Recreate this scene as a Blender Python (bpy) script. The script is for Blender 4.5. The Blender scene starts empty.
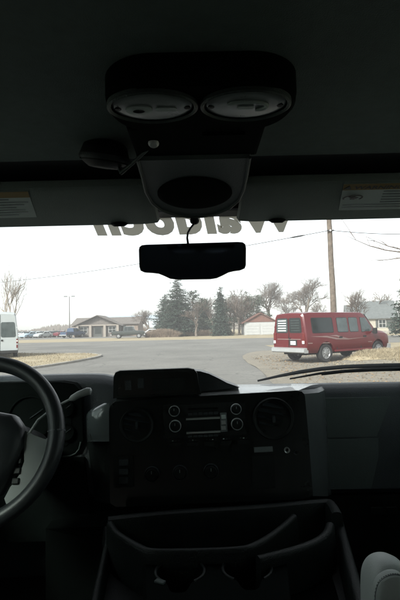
import bpy, bmesh, math, random
from mathutils import Vector as V, Matrix as MX
random.seed(7)
sc = bpy.context.scene
C = sc.collection
rad = math.radians
# ------------------------------------------------------------------ camera
FPX = 467.0                      # focal length in photograph pixels (400 x 600)
CAMZ = 1.6                       # eye height above the ground outside
R_CAM = MX.Rotation(rad(90) + math.atan(27 / FPX), 3, 'X') @ MX.Rotation(rad(-1.3), 3, 'Z')
cd = bpy.data.cameras.new('camera'); cam = bpy.data.objects.new('camera', cd); C.objects.link(cam)
cam.location = (0, 0, CAMZ); cam.rotation_euler = R_CAM.to_euler()
cd.sensor_fit = 'VERTICAL'; cd.sensor_height = 36; cd.lens = FPX / 600 * 36
cd.clip_start = 0.02; cd.clip_end = 5000
sc.camera = cam
# ------------------------------------------------------------------ sky, sun, exposure
SUN_EL, SUN_AZ = 38.0, 215.0     # hazy sun behind the camera, a little to the left
w = bpy.data.worlds.new('World'); sc.world = w; w.use_nodes = True
nt = w.node_tree; nt.nodes.clear()
sky = nt.nodes.new('ShaderNodeTexSky'); sky.sky_type = 'NISHITA'; sky.sun_disc = False
sky.sun_elevation = rad(SUN_EL); sky.sun_rotation = rad(SUN_AZ)
sky.air_density = 1.0; sky.dust_density = 1.6; sky.ozone_density = 1.0
hs = nt.nodes.new('ShaderNodeHueSaturation'); hs.inputs['Saturation'].default_value = 0.16
bg = nt.nodes.new('ShaderNodeBackground'); bg.inputs['Strength'].default_value = 0.105
ow = nt.nodes.new('ShaderNodeOutputWorld')
nt.links.new(sky.outputs[0], hs.inputs['Color']); nt.links.new(hs.outputs[0], bg.inputs['Color'])
nt.links.new(bg.outputs[0], ow.inputs['Surface'])
sl = bpy.data.lights.new('sun', 'SUN'); sl.energy = 2.2; sl.angle = rad(12); sl.color = (1, .96, .9)
so = bpy.data.objects.new('sun', sl); C.objects.link(so)
sdir = V((math.sin(rad(SUN_AZ)) * math.cos(rad(SUN_EL)), math.cos(rad(SUN_AZ)) * math.cos(rad(SUN_EL)), math.sin(rad(SUN_EL))))
so.rotation_euler = sdir.to_track_quat('Z', 'Y').to_euler()
sc.view_settings.view_transform = 'Standard'; sc.view_settings.look = 'None'
sc.view_settings.gamma = 1; sc.view_settings.use_curve_mapping = False
sc.view_settings.exposure = 1.6
sc.render.engine = 'CYCLES'
sc.cycles.use_denoising = True
sc.cycles.max_bounces = 8; sc.cycles.transparent_max_bounces = 16; sc.cycles.volume_bounces = 3
sc.cycles.sample_clamp_indirect = 6

# ------------------------------------------------------------------ helpers
def ray(px, py):
    return R_CAM @ V(((px - 200) / FPX, (300 - py) / FPX, -1))
def P(px, py, d):                # point seen at a pixel, at depth d along the van's axis
    r = ray(px, py); return V((0, 0, CAMZ)) + r * (d / r.y)
def G(px, py, z=0.0):            # where a pixel's ray meets the ground
    r = ray(px, py); return V((0, 0, CAMZ)) + r * ((z - CAMZ) / r.z)

MATS = {}
def mat(name, col, rough=.6, metal=0., var=0., vscale=6., bump=0., bscale=60., col2=None, spec=.5, coat=0.):
    if name in MATS: return MATS[name]
    m = bpy.data.materials.new(name); m.use_nodes = True; n = m.node_tree; b = n.nodes['Principled BSDF']
    b.inputs['Base Color'].default_value = (*col, 1); b.inputs['Roughness'].default_value = rough
    b.inputs['Metallic'].default_value = metal; b.inputs['Specular IOR Level'].default_value = spec
    b.inputs['Coat Weight'].default_value = coat; b.inputs['Coat Roughness'].default_value = .08
    tc = n.nodes.new('ShaderNodeTexCoord')
    if var > 0:
        t = n.nodes.new('ShaderNodeTexNoise'); t.inputs['Scale'].default_value = vscale; t.inputs['Detail'].default_value = 6
        t.inputs['Roughness'].default_value = .65
        n.links.new(tc.outputs['Object'], t.inputs['Vector'])
        r = n.nodes.new('ShaderNodeValToRGB'); r.color_ramp.elements[0].position = .3; r.color_ramp.elements[1].position = .7
        c2 = col2 if col2 else tuple(min(1, c * (1 + var)) for c in col)
        c1 = col if col2 else tuple(c * (1 - var) for c in col)
        r.color_ramp.elements[0].color = (*c1, 1); r.color_ramp.elements[1].color = (*c2, 1)
        n.links.new(t.outputs['Fac'], r.inputs['Fac']); n.links.new(r.outputs['Color'], b.inputs['Base Color'])
        mr = n.nodes.new('ShaderNodeMapRange'); mr.inputs['To Min'].default_value = max(0, rough - .1); mr.inputs['To Max'].default_value = min(1, rough + .1)
        n.links.new(t.outputs['Fac'], mr.inputs['Value']); n.links.new(mr.outputs['Result'], b.inputs['Roughness'])
    if bump > 0:
        t2 = n.nodes.new('ShaderNodeTexNoise'); t2.inputs['Scale'].default_value = bscale; t2.inputs['Detail'].default_value = 4
        n.links.new(tc.outputs['Object'], t2.inputs['Vector'])
        bp = n.nodes.new('ShaderNodeBump'); bp.inputs['Strength'].default_value = bump; bp.inputs['Distance'].default_value = .02
        n.links.new(t2.outputs['Fac'], bp.inputs['Height']); n.links.new(bp.outputs['Normal'], b.inputs['Normal'])
    MATS[name] = m; return m

def ground_mat(name, cols, scales, bump=.4, rough=.9, distance=.03, crack=0.):
    """three colours mixed by a coarse and a fine noise, with relief"""
    m = bpy.data.materials.new(name); m.use_nodes = True; n = m.node_tree; b = n.nodes['Principled BSDF']
    b.inputs['Roughness'].default_value = rough; b.inputs['Specular IOR Level'].default_value = .25
    tc = n.nodes.new('ShaderNodeTexCoord'); prev = None
    ns = []
    for s in scales:
        t = n.nodes.new('ShaderNodeTexNoise'); t.inputs['Scale'].default_value = s; t.inputs['Detail'].default_value = 8; t.inputs['Roughness'].default_value = .7
        n.links.new(tc.outputs['Object'], t.inputs['Vector']); ns.append(t)
    r1 = n.nodes.new('ShaderNodeValToRGB'); r1.color_ramp.elements[0].position = .38; r1.color_ramp.elements[1].position = .62
    r1.color_ramp.elements[0].color = (*cols[0], 1); r1.color_ramp.elements[1].color = (*cols[1], 1)
    n.links.new(ns[0].outputs['Fac'], r1.inputs['Fac'])
    mr = n.nodes.new('ShaderNodeMapRange'); mr.inputs['From Min'].default_value = .45; mr.inputs['From Max'].default_value = .7
    n.links.new(ns[1].outputs['Fac'], mr.inputs['Value'])
    mx = n.nodes.new('ShaderNodeMix'); mx.data_type = 'RGBA'; mx.inputs[7].default_value = (*cols[2], 1)
    n.links.new(mr.outputs['Result'], mx.inputs[0]); n.links.new(r1.outputs['Color'], mx.inputs[6])
    out = mx.outputs[2]
    if crack:
        dn = n.nodes.new('ShaderNodeTexNoise'); dn.inputs['Scale'].default_value = .8; dn.inputs['Detail'].default_value = 4; n.links.new(tc.outputs['Object'], dn.inputs['Vector'])
        ad = n.nodes.new('ShaderNodeVectorMath'); ad.operation = 'MULTIPLY_ADD'; ad.inputs[1].default_value = (1.6, 1.6, 0); n.links.new(dn.outputs['Color'], ad.inputs[0]); n.links.new(tc.outputs['Object'], ad.inputs[2])
        vo = n.nodes.new('ShaderNodeTexVoronoi'); vo.feature = 'DISTANCE_TO_EDGE'; vo.inputs['Scale'].default_value = crack; n.links.new(ad.outputs[0], vo.inputs['Vector'])
        cm = n.nodes.new('ShaderNodeMapRange'); cm.inputs['From Min'].default_value = .004; cm.inputs['From Max'].default_value = .012; cm.inputs['To Min'].default_value = .76; cm.inputs['To Max'].default_value = 1; n.links.new(vo.outputs['Distance'], cm.inputs['Value'])
        mc_ = n.nodes.new('ShaderNodeMix'); mc_.data_type = 'RGBA'; mc_.blend_type = 'MULTIPLY'; mc_.inputs[0].default_value = 1; n.links.new(out, mc_.inputs[6]); n.links.new(cm.outputs['Result'], mc_.inputs[7]); out = mc_.outputs[2]
    n.links.new(out, b.inputs['Base Color'])
    bp = n.nodes.new('ShaderNodeBump'); bp.inputs['Strength'].default_value = bump; bp.inputs['Distance'].default_value = distance
    n.links.new(ns[-1].outputs['Fac'], bp.inputs['Height']); n.links.new(bp.outputs['Normal'], b.inputs['Normal'])
    return m

def glass_mat(name, tint=(1, 1, 1), film=.05, refl=.045, filmcol=(.9, .93, .95)):
    """thin pane: clear, with a film of dust that scatters light and a Fresnel reflection"""
    m = bpy.data.materials.new(name); m.use_nodes = True; n = m.node_tree; n.nodes.clear()
    o = n.nodes.new('ShaderNodeOutputMaterial'); tr = n.nodes.new('ShaderNodeBsdfTransparent'); tr.inputs[0].default_value = (*tint, 1)
    tl = n.nodes.new('ShaderNodeBsdfTranslucent'); tl.inputs[0].default_value = (*filmcol, 1)
    gl = n.nodes.new('ShaderNodeBsdfGlossy'); gl.inputs['Roughness'].default_value = .03
    tc = n.nodes.new('ShaderNodeTexCoord'); ns = n.nodes.new('ShaderNodeTexNoise'); ns.inputs['Scale'].default_value = 5; ns.inputs['Detail'].default_value = 6
    n.links.new(tc.outputs['Object'], ns.inputs['Vector'])
    mr = n.nodes.new('ShaderNodeMapRange'); mr.inputs['To Min'].default_value = film * .35; mr.inputs['To Max'].default_value = film * 1.65
    n.links.new(ns.outputs['Fac'], mr.inputs['Value'])
    m1 = n.nodes.new('ShaderNodeMixShader'); n.links.new(mr.outputs['Result'], m1.inputs[0]); n.links.new(tr.outputs[0], m1.inputs[1]); n.links.new(tl.outputs[0], m1.inputs[2])
    lw = n.nodes.new('ShaderNodeLayerWeight'); lw.inputs['Blend'].default_value = .5
    pw = n.nodes.new('ShaderNodeMath'); pw.operation = 'POWER'; pw.inputs[1].default_value = 5; n.links.new(lw.outputs['Facing'], pw.inputs[0])
    fr = n.nodes.new('ShaderNodeMath'); fr.operation = 'MULTIPLY_ADD'; fr.inputs[1].default_value = .9; fr.inputs[2].default_value = refl; n.links.new(pw.outputs[0], fr.inputs[0])
    m2 = n.nodes.new('ShaderNodeMixShader'); n.links.new(fr.outputs[0], m2.inputs[0]); n.links.new(m1.outputs[0], m2.inputs[1]); n.links.new(gl.outputs[0], m2.inputs[2])
    n.links.new(m2.outputs[0], o.inputs[0]); return m

def tag(o, label, cat=None, group=None, kind=None):
    o['label'] = label
    if cat: o['category'] = cat
    if group: o['group'] = group
    if kind: o['kind'] = kind
    return o
def thing(name, loc, label, cat, group=None, rotz=0.):
    o = bpy.data.objects.new(name, None); C.objects.link(o); o.location = loc; o.rotation_euler = (0, 0, rotz)
    o.empty_display_size = .1
    return tag(o, label, cat, group)
def link_mesh(name, me, m, parent=None, loc=None):
    if m and not me.materials: me.materials.append(m)
    o = bpy.data.objects.new(name, me); C.objects.link(o)
    if parent: o.parent = parent
    if loc is not None: o.location = loc
    return o
def obj(name, bm, m, parent=None, smooth=False, world=False, bevel=0., seg=2, loc=None):
    """bm -> one mesh object. world=True: bm holds world coordinates although it gets a parent"""
    if bevel > 0:
        es = [e for e in bm.edges if len(e.link_faces) == 2 and e.calc_face_angle(0) > .6]
        bmesh.ops.bevel(bm, geom=es, offset=bevel, segments=seg, affect='EDGES', clamp_overlap=True, profile=.6)
    bmesh.ops.recalc_face_normals(bm, faces=bm.faces)
    me = bpy.data.meshes.new(name); bm.to_mesh(me); bm.free()
    if smooth:
        for p in me.polygons: p.use_smooth = True
        try: me.set_sharp_from_angle(angle=rad(38))
        except Exception: pass
    o = link_mesh(name, me, m, parent, loc)
    if world and parent:
        M = MX.Translation(parent.location) @ parent.rotation_euler.to_matrix().to_4x4()
        q = parent.parent
        while q: M = MX.Translation(q.location) @ q.rotation_euler.to_matrix().to_4x4() @ M; q = q.parent
        me.transform(M.inverted())
    return o
def box(bm, c, s, rot=None):
    r = bmesh.ops.create_cube(bm, size=1); vs = r['verts']
    for v in vs:
        p = V((v.co.x * s[0], v.co.y * s[1], v.co.z * s[2]))
        if rot: p = rot @ p
        v.co = p + V(c)
    return vs
def bxo(c, s, rot=None):
    bm = bmesh.new(); box(bm, c, s, rot); return bm
def prism(bm, pts, off):
    """closed polygon of 3-D points extruded by a vector"""
    a = [bm.verts.new(V(p)) for p in pts]; b = [bm.verts.new(V(p) + V(off)) for p in pts]; n = len(a)
    bm.faces.new(a); bm.faces.new(b[::-1])
    for i in range(n): bm.faces.new((a[i], b[i], b[(i + 1) % n], a[(i + 1) % n]))
    return a + b
def prismo(pts, off):
    bm = bmesh.new(); prism(bm, pts, off); return bm
def tube(bm, pts, radii, n=8, cap=True, ell=None):
    pts = [V(p) for p in pts]
    if not hasattr(radii, '__len__'): radii = [radii] * len(pts)
    rings = []; up = V((0, 0, 1))
    for i, p in enumerate(pts):
        t = (pts[min(i + 1, len(pts) - 1)] - pts[max(i - 1, 0)]).normalized()
        a = t.cross(up)
        if a.length < .05: a = t.cross(V((0, 1, 0)))
        a.normalize(); b = a.cross(t)
        rings.append([bm.verts.new(p + (a * math.cos(2 * math.pi * k / n) + b * math.sin(2 * math.pi * k / n)) * radii[i]) for k in range(n)])
    for r0, r1 in zip(rings, rings[1:]):
        for k in range(n): bm.faces.new((r0[k], r0[(k + 1) % n], r1[(k + 1) % n], r1[k]))
    if cap and n > 2:
        bm.faces.new(rings[0][::-1]); bm.faces.new(rings[-1])
def tubeo(pts, radii, n=8):
    bm = bmesh.new(); tube(bm, pts, radii, n); return bm
def lathe(bm, prof, n=24, axis=V((0, 0, 1)), origin=V((0, 0, 0)), sx=1., sy=1.):
    """profile of (radius, height) turned about axis"""
    q = axis.to_track_quat('Z', 'Y').to_matrix(); rings = []
    for r, h in prof:
        if r < 1e-5: rings.append([bm.verts.new(q @ V((0, 0, h)) + origin)])
        else: rings.append([bm.verts.new(q @ V((r * sx * math.cos(2 * math.pi * k / n), r * sy * math.sin(2 * math.pi * k / n), h)) + origin) for k in range(n)])
    for a, b in zip(rings, rings[1:]):
        for k in range(n):
            k2 = (k + 1) % n
            if len(a) == 1 and len(b) == 1: continue
            if len(a) == 1: bm.faces.new((a[0], b[k], b[k2]))
            elif len(b) == 1: bm.faces.new((a[k], b[0], a[k2]))
            else: bm.faces.new((a[k], b[k], b[k2], a[k2]))
def latheo(prof, n=24, axis=V((0, 0, 1)), origin=V((0, 0, 0)), sx=1., sy=1.):
    bm = bmesh.new(); lathe(bm, prof, n, V(axis), V(origin), sx, sy); return bm
def loft(bm, rings, cap=True, closed=True):
    rs = [[bm.verts.new(V(p)) for p in r] for r in rings]; n = len(rs[0])
    for a, b in zip(rs, rs[1:]):
        for k in range(n if closed else n - 1): bm.faces.new((a[k], a[(k + 1) % n], b[(k + 1) % n], b[k]))
    if cap: bm.faces.new(rs[0][::-1]); bm.faces.new(rs[-1])
def rrect(x0, x1, y0, y1, r, n=5):
    out = []
    for cx, cy, a0 in ((x1 - r, y1 - r, 0), (x0 + r, y1 - r, 90), (x0 + r, y0 + r, 180), (x1 - r, y0 + r, 270)):
        for k in range(n + 1):
            a = rad(a0 + 90 * k / n); out.append((cx + r * math.cos(a), cy + r * math.sin(a)))
    return out
def dup(o, parent=None):
    c = o.copy(); C.objects.link(c); c.parent = parent
    for ch in [x for x in bpy.data.objects if x.parent == o]: dup(ch, c)
    return c
def text_mesh(body, size, shear=0., offset=0., extrude=0., space=1.):
    cu = bpy.data.curves.new('t', 'FONT'); cu.body = body; cu.size = size; cu.shear = shear; cu.offset = offset; cu.extrude = extrude
    cu.resolution_u = 4; cu.space_character = space
    o = bpy.data.objects.new('t', cu); C.objects.link(o)
    dg = bpy.context.evaluated_depsgraph_get(); me = bpy.data.meshes.new_from_object(o.evaluated_get(dg))
    bpy.data.objects.remove(o); bpy.data.curves.remove(cu); me.materials.clear(); return me
def boolean_cut(o, cutters):
    tmp = []
    for bm in cutters:
        bmesh.ops.recalc_face_normals(bm, faces=bm.faces)
        me = bpy.data.meshes.new('c'); bm.to_mesh(me); bm.free(); c = bpy.data.objects.new('c', me); C.objects.link(c); tmp.append(c)
        c.matrix_world = o.matrix_world
        md = o.modifiers.new('b', 'BOOLEAN'); md.object = c; md.operation = 'DIFFERENCE'; md.solver = 'EXACT'
    par = o.parent; o.parent = None
    bpy.context.view_layer.update()
    dg = bpy.context.evaluated_depsgraph_get(); me = bpy.data.meshes.new_from_object(o.evaluated_get(dg))
    o.modifiers.clear(); o.data = me; o.parent = par
    for p in me.polygons: p.use_smooth = True
    try: me.set_sharp_from_angle(angle=rad(30))
    except Exception: pass
    for c in tmp: bpy.data.objects.remove(c)

# ------------------------------------------------------------------ materials
m_head = mat('headliner_fabric', (.115, .15, .138), .95, var=.12, vscale=40, bump=.3, bscale=500)
m_black = mat('black_plastic', (.008, .0105, .0098), .55, var=.25, vscale=14, bump=.15, bscale=700, spec=.22)
m_blackg = mat('black_gloss_plastic', (.007, .009, .0085), .3, var=.2, vscale=9, spec=.35)
m_dash = mat('dash_vinyl', (.022, .029, .033), .33, var=.12, vscale=12, bump=.25, bscale=420)
m_grey = mat('grey_plastic', (.055, .073, .069), .55, var=.1, vscale=10, bump=.25, bscale=450)
m_cheek = mat('satin_grey_trim', (.15, .168, .168), .2, var=.1, vscale=7)
m_silver = mat('silver_trim', (.55, .57, .57), .3, metal=.7, var=.05)
m_chrome = mat('chrome', (.75, .76, .77), .12, metal=1., var=.03)
m_sheen = mat('grey_trim_painted_sheen', (.75, .77, .77), .2, metal=.2, var=.05, coat=1.)  # pale base paints the sky's reflection onto smooth grey trim
m_ring = mat('painted_chrome_gleam', (.6, .62, .62), .3, var=.05)  # pale diffuse colour in place of bright chrome reflections
m_gloss = mat('glossy_grey_trim', (.11, .125, .125), .12, var=.05, coat=.6)
m_visor = mat('visor_vinyl', (.165, .195, .183), .8, var=.08, vscale=9, bump=.3, bscale=380)
m_leather = mat('steering_leather', (.024, .028, .03), .4, var=.15, vscale=20, bump=.06, bscale=500)
m_spoke = mat('spoke_plastic', (.2, .215, .21), .45, var=.08)
m_seat = mat('seat_vinyl', (.44, .47, .45), .5, var=.06, vscale=14, bump=.05, bscale=420)
m_stitch = mat('stitch_thread', (.12, .13, .14), .8, var=.1)
m_lens = mat('lamp_lens_plastic', (.2, .225, .22), .3, var=.15, vscale=40)
m_console = mat('console_plastic', (.008, .011, .0105), .45, var=.15, vscale=8, bump=.2, bscale=400, spec=.25)
m_matte = mat('matte_black', (.0045, .006, .0056), .9, var=.2, vscale=14, spec=.03)
m_carpet = mat('floor_carpet', (.03, .03, .032), .95, var=.3, vscale=60, bump=.6, bscale=300)
m_label = mat('label_paper', (.4, .46, .44), .6, var=.04)
m_yellow = mat('label_yellow', (.2, .125, .02), .6, var=.05)
m_ink = mat('label_ink', (.05, .05, .05), .7, var=.1)
m_mirror = mat('mirror_glass', (.28, .31, .46), .04, metal=1., var=.02)
m_decal = glass_mat('decal_vinyl', (.0, .0, .0), film=.999, refl=.0, filmcol=(.30, .285, .235))
m_ws = glass_mat('windshield_glass', (.93, .97, .955), film=.028)
m_sideg = glass_mat('side_glass', (.62, .68, .655), film=.02)

# ================================================================== SETTING: ground
m_dry = ground_mat('dry_grass_ground', ((.27, .225, .145), (.34, .29, .20), (.2, .17, .115)), (.25, 3.), bump=.6)
m_asph = ground_mat('worn_asphalt', ((.135, .132, .122), (.195, .19, .176), (.115, .112, .103)), (.18, 9.), bump=.35, distance=.01, crack=.30)
m_grav = ground_mat('gravel_mix', ((.24, .215, .172), (.175, .16, .132), (.31, .28, .235)), (1.2, 16.), bump=1., distance=.05)
m_kerb = mat('kerb_concrete', (.25, .235, .205), .85, var=.2, vscale=3, bump=.4, bscale=30)

bm = bmesh.new()
N = 48
for i in range(N):
    a = 2 * math.pi * i / N; bm.verts.new((630 * math.cos(a), 630 * math.sin(a), 0))
bm.faces.new(bm.verts)
tag(obj('ground', bm, m_dry), 'tan dry winter grass ground reaching the horizon', kind='structure')

def sheet(name, pts, z, m, label, kind='structure'):
    bm = bmesh.new(); vs = [bm.verts.new((x, y, z)) for x, y in pts]; f = bm.faces.new(vs)
    bmesh.ops.triangulate(bm, faces=[f])
    return tag(obj(name, bm, m), label, kind=kind)
sheet('road', [(-120, 42), (-30, 40), (30, 37), (120, 33), (120, 55), (30, 59), (-30, 63), (-120, 66)], .008, m_asph, 'wide grey cross street beyond the intersection')
sheet('driveway', [(-6.2, -9), (5.2, -9), (5.2, 42), (-30, 44), (-60, 44), (-60, 26), (-16, 24), (-16, -9)], .004, m_asph, 'grey asphalt drive running from the van to the cross street')
sheet('parking_lot', [(-120, 84), (-9, 84), (-9, 180), (-150, 200)], .006, m_asph, 'distant grey parking lot with rows of cars')

def island(name, pts, label, m, zf, res=.45, kerb=True, blades=0, bladem=None):
    """raised bed: grid clipped to a polygon, height zf(x, y); a kerb runs around it"""
    n = len(pts)
    def inside(x, y):
        c = False
        for i in range(n):
            x0, y0 = pts[i]; x1, y1 = pts[i - 1]
            if (y0 > y) != (y1 > y) and x < (x1 - x0) * (y - y0) / (y1 - y0) + x0: c = not c
        return c
    bm = bmesh.new(); bl = []
    vs = [bm.verts.new((x, y, 0)) for x, y in pts]; f = bm.faces.new(vs)
    x0, x1 = min(p[0] for p in pts), max(p[0] for p in pts); y0, y1 = min(p[1] for p in pts), max(p[1] for p in pts)
    k = x0 + res
    while k < x1:
        bmesh.ops.bisect_plane(bm, geom=bm.verts[:] + bm.edges[:] + bm.faces[:], plane_co=(k, 0, 0), plane_no=(1, 0, 0)); k += res
    k = y0 + res
    while k < y1:
        bmesh.ops.bisect_plane(bm, geom=bm.verts[:] + bm.edges[:] + bm.faces[:], plane_co=(0, k, 0), plane_no=(0, 1, 0)); k += res
    for v in bm.verts: v.co.z = zf(v.co.x, v.co.y)
    o = tag(obj(name, bm, m, smooth=True), label, kind='structure')
    if blades:
        bm = bmesh.new(); c = 0
        while c < blades:
            x, y = random.uniform(x0, x1), random.uniform(y0, y1)
            if not inside(x, y): continue
            if random.random() > .25 + .75 * (math.sin(x * 1.7 + 1) * math.cos(y * 1.3) > -.2): continue
            c += 1; z = zf(x, y) - .01; h = random.uniform(.03, .11); a = random.uniform(0, 6.28); wd = .012
            lx, ly = random.uniform(-.05, .05), random.uniform(-.05, .05)
            p = [bm.verts.new((x - wd * math.cos(a), y - wd * math.sin(a), z)), bm.verts.new((x + wd * math.cos(a), y + wd * math.sin(a), z)), bm.verts.new((x + lx, y + ly, z + h))]
            bm.faces.new(p)
        tag(obj(name.replace('bed', 'grass') if 'bed' in name else name + '_grass', bm, bladem), 'dry tan grass blades on the ' + label.split(' with')[0], 'grass', kind='stuff')
    if kerb:
        bm = bmesh.new()
        cx = sum(p[0] for p in pts) / n; cy = sum(p[1] for p in pts) / n
        pr = [(-.11, -.02), (-.11, .085), (-.09, .1), (.09, .1), (.11, .085), (.11, -.02)]; rings = []
        for i in range(n):
            p = V(pts[i]); t = (V(pts[(i + 1) % n]) - V(pts[i - 1])).normalized(); no = V((t.y, -t.x))
            rings.append([(p.x + no.x * a, p.y + no.y * a, b) for a, b in pr])
        rings.append(rings[0]); loft(bm, rings, cap=False)
        tag(obj('kerb', bm, m_kerb), 'low concrete kerb around the ' + label.split(' with')[0], kind='structure')
    return o
def smooth_poly(pts, n=6):
    out = []; L = len(pts)
    for i in range(L):
        p0, p1, p2, p3 = [V(pts[(i + k - 1) % L]) for k in range(4)]
        for k in range(n):
            t = k / n
            out.append(tuple(.5 * ((2 * p1) + (p2 - p0) * t + (2 * p0 - 5 * p1 + 4 * p2 - p3) * t * t + (3 * p1 - p0 - 3 * p2 + p3) * t ** 3)))
    return out
m_blade = mat('dry_grass_blades', (.27, .225, .15), .9, var=.3, vscale=1.5)
isl = smooth_poly([(-5.9, 26.2), (-6.6, 29.2), (-9.5, 31.2), (-14, 31.5), (-17, 29), (-16, 22), (-12, 18.3), (-8.6, 18.0), (-6.9, 20.5)])
island('grass_bed', isl, 'rounded dry grass island left of the drive', m_dry, lambda x, y: .09 + .03 * math.sin(x * .9) * math.cos(y * .8), blades=9000, bladem=m_blade)
# gravel verge on the right, with the rough bank beside the red van
TH = rad(32.5); FW = V((math.cos(TH), math.sin(TH))); LF = V((-math.sin(TH), math.cos(TH)))
RVAN = V((3.71, 19.74))
def verge_z(x, y):
    q = V((x, y)) - RVAN; a, b = q.dot(FW), q.dot(LF)
    z = .02 + .012 * math.sin(x * 2.3) * math.cos(y * 1.9)
    st = lambda e0, e1, v: (lambda t: t * t * (3 - 2 * t))(min(1, max(0, (v - e0) / (e1 - e0))))
    z += .43 * st(.8, 2.6, a) * (1 - st(8.5, 12, a)) * math.exp(-((b + 1.9) / (2.1 if b < -1.9 else .42)) ** 2) * (1 + .06 * math.sin(a * 5) * math.sin(b * 4))
    return z
vg = smooth_poly([(2.05, 9), (1.95, 13), (2.1, 17), (2.0, 21), (2.3, 25.5), (3.6, 29.2), (7, 30.8), (14, 30), (24, 28), (26, 18), (22, 9), (10, 6), (4, 6.5)])
island('gravel_verge', vg, 'gravel and leaf verge where the red van is parked', m_grav, verge_z, res=.4, kerb=False)
bk = [tuple(RVAN + FW * a + LF * b) for a, b in smooth_poly([(1.5, -1.7), (2.6, -1.25), (5.5, -1.2), (9, -1.4), (12, -2.4), (12.5, -4.4), (9, -5.2), (5, -4.9), (2.4, -3.8), (1.5, -2.6)])]
island('grass_bank', bk, 'low dry grass bank between the drive and the red van', m_dry, lambda x, y: verge_z(x, y) + .012, res=.3, kerb=False)
bm = bmesh.new(); c = 0
while c < 30000:
    x, y = random.uniform(5.0, 16), random.uniform(13, 27); q = V((x, y)) - RVAN; a, b = q.dot(FW), q.dot(LF)
    dens = math.exp(-((b + 2.4) / 1.6) ** 2) * (1 if 1.8 < a < 11 else .02)
    if random.random() > dens or abs(b) < 1.1 and -.2 < a < 5.6: continue
    c += 1; z = verge_z(x, y) - .01; h = random.uniform(.04, .15); t = random.uniform(0, 6.28); wd = .012
    p = [bm.verts.new((x - wd * math.cos(t), y - wd * math.sin(t), z)), bm.verts.new((x + wd * math.cos(t), y + wd * math.sin(t), z)),
         bm.verts.new((x + random.uniform(-.08, .08), y + random.uniform(-.08, .08), z + h))]
    bm.faces.new(p)
tag(obj('bank_grass', bm, m_blade), 'dry tan grass on the low bank beside the red van', 'grass', kind='stuff')
m_leaf = mat('dead_leaves', (.22, .15, .08), .9, var=.45, vscale=4)
bm = bmesh.new()
for i in range(5200):
    x, y = random.uniform(2.3, 13), random.uniform(10.5, 27)
    if x < 2.5 + (y > 24) * (y - 24): continue
    z = verge_z(x, y) + .012; a = random.uniform(0, 6.28); s = random.uniform(.015, .05); t = random.uniform(-.5, .5)
    ca, sa = math.cos(a) * s, math.sin(a) * s
    bm.faces.new([bm.verts.new(p) for p in ((x - ca, y - sa, z), (x + sa * .6, y - ca * .6, z + .01 + s * t * .5 + .01), (x + ca, y + sa, z + .008), (x - sa * .6, y + ca * .6, z + .006))])
tag(obj('leaf_litter', bm, m_leaf), 'brown leaf litter and stones scattered on the gravel verge', 'leaves', kind='stuff')

# ================================================================== VEHICLES
m_tyre = mat('tyre_rubber', (.022, .022, .022), .85, var=.2, vscale=20)
m_alloy = mat('alloy_rim', (.28, .285, .29), .4, metal=.5, var=.08)
m_cglass = mat('car_glass', (.015, .02, .02), .08, var=.1, spec=.4)
m_cglass2 = mat('car_glass_clear', (.05, .065, .065), .08, var=.4, vscale=2.5, spec=.5)
m_tail = mat('tail_lamp_red', (.11, .007, .007), .2, var=.1, coat=.5)
m_bump = mat('bumper_metal', (.36, .37, .37), .4, metal=.4, var=.08)
m_under = mat('underbody_black', (.015, .015, .015), .9, var=.2)
m_lampw = mat('lamp_white', (.7, .7, .68), .2, var=.05, coat=.5)
def paint(name, col, rough=.32):
    return mat('paint_' + name, col, rough, var=.05, vscale=1.2, coat=.2, spec=.4)

def section(x, w_, wt, belt, roof, b):
    top = max(roof, belt + .02)
    h = [(0, b), (w_ * .9, b), (w_ * .98, b + .12), (w_, b + .45 * (belt - b)), (w_, belt - .1), (w_ * .985, belt), (wt, top - .14 * min(1, (top - belt))), (wt - .07, top - .03), (wt * .6, top), (0, top + .02)]
    return [(x, y, z) for y, z in h] + [(x, -y, z) for y, z in h[-2:0:-1]]
WHEELS = {}
def wheel(r, wd, parent, loc, side):
    key = (r, wd)
    if key not in WHEELS:
        bt = latheo([(r * .62, -wd * .45), (r * .75, -wd * .5), (r * .95, -wd * .48), (r, -wd * .3), (r, wd * .3), (r * .95, wd * .48), (r * .75, wd * .5), (r * .62, wd * .45)], 28, V((0, 1, 0)))
        me = bpy.data.meshes.new('tyre'); bmesh.ops.recalc_face_normals(bt, faces=bt.faces); bt.to_mesh(me); bt.free(); me.materials.append(m_tyre)
        br = latheo([(r * .66, -wd * .3), (r * .68, wd * .44), (r * .6, wd * .46), (r * .55, wd * .3), (r * .22, wd * .36), (r * .2, wd * .46), (0, wd * .47)], 28, V((0, 1, 0)))
        for k in range(8):
            a = 2 * math.pi * k / 8; box(br, (r * .4 * math.cos(a), wd * .36, r * .4 * math.sin(a)), (r * .36, wd * .12, r * .1), MX.Rotation(-a, 3, 'Y'))
        mr = bpy.data.meshes.new('rim'); bmesh.ops.recalc_face_normals(br, faces=br.faces); br.to_mesh(mr); br.free(); mr.materials.append(m_alloy)
        for m_ in (me, mr):
            for p in m_.polygons: p.use_smooth = True
            try: m_.set_sharp_from_angle(angle=rad(35))
            except Exception: pass
        WHEELS[key] = (me, mr)
    o = bpy.data.objects.new('wheel', WHEELS[key][0]); C.objects.link(o); o.parent = parent; o.location = loc
    if side < 0: o.rotation_euler = (0, 0, math.pi)
    q = bpy.data.objects.new('rim', WHEELS[key][1]); C.objects.link(q); q.parent = o
    return o
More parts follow.
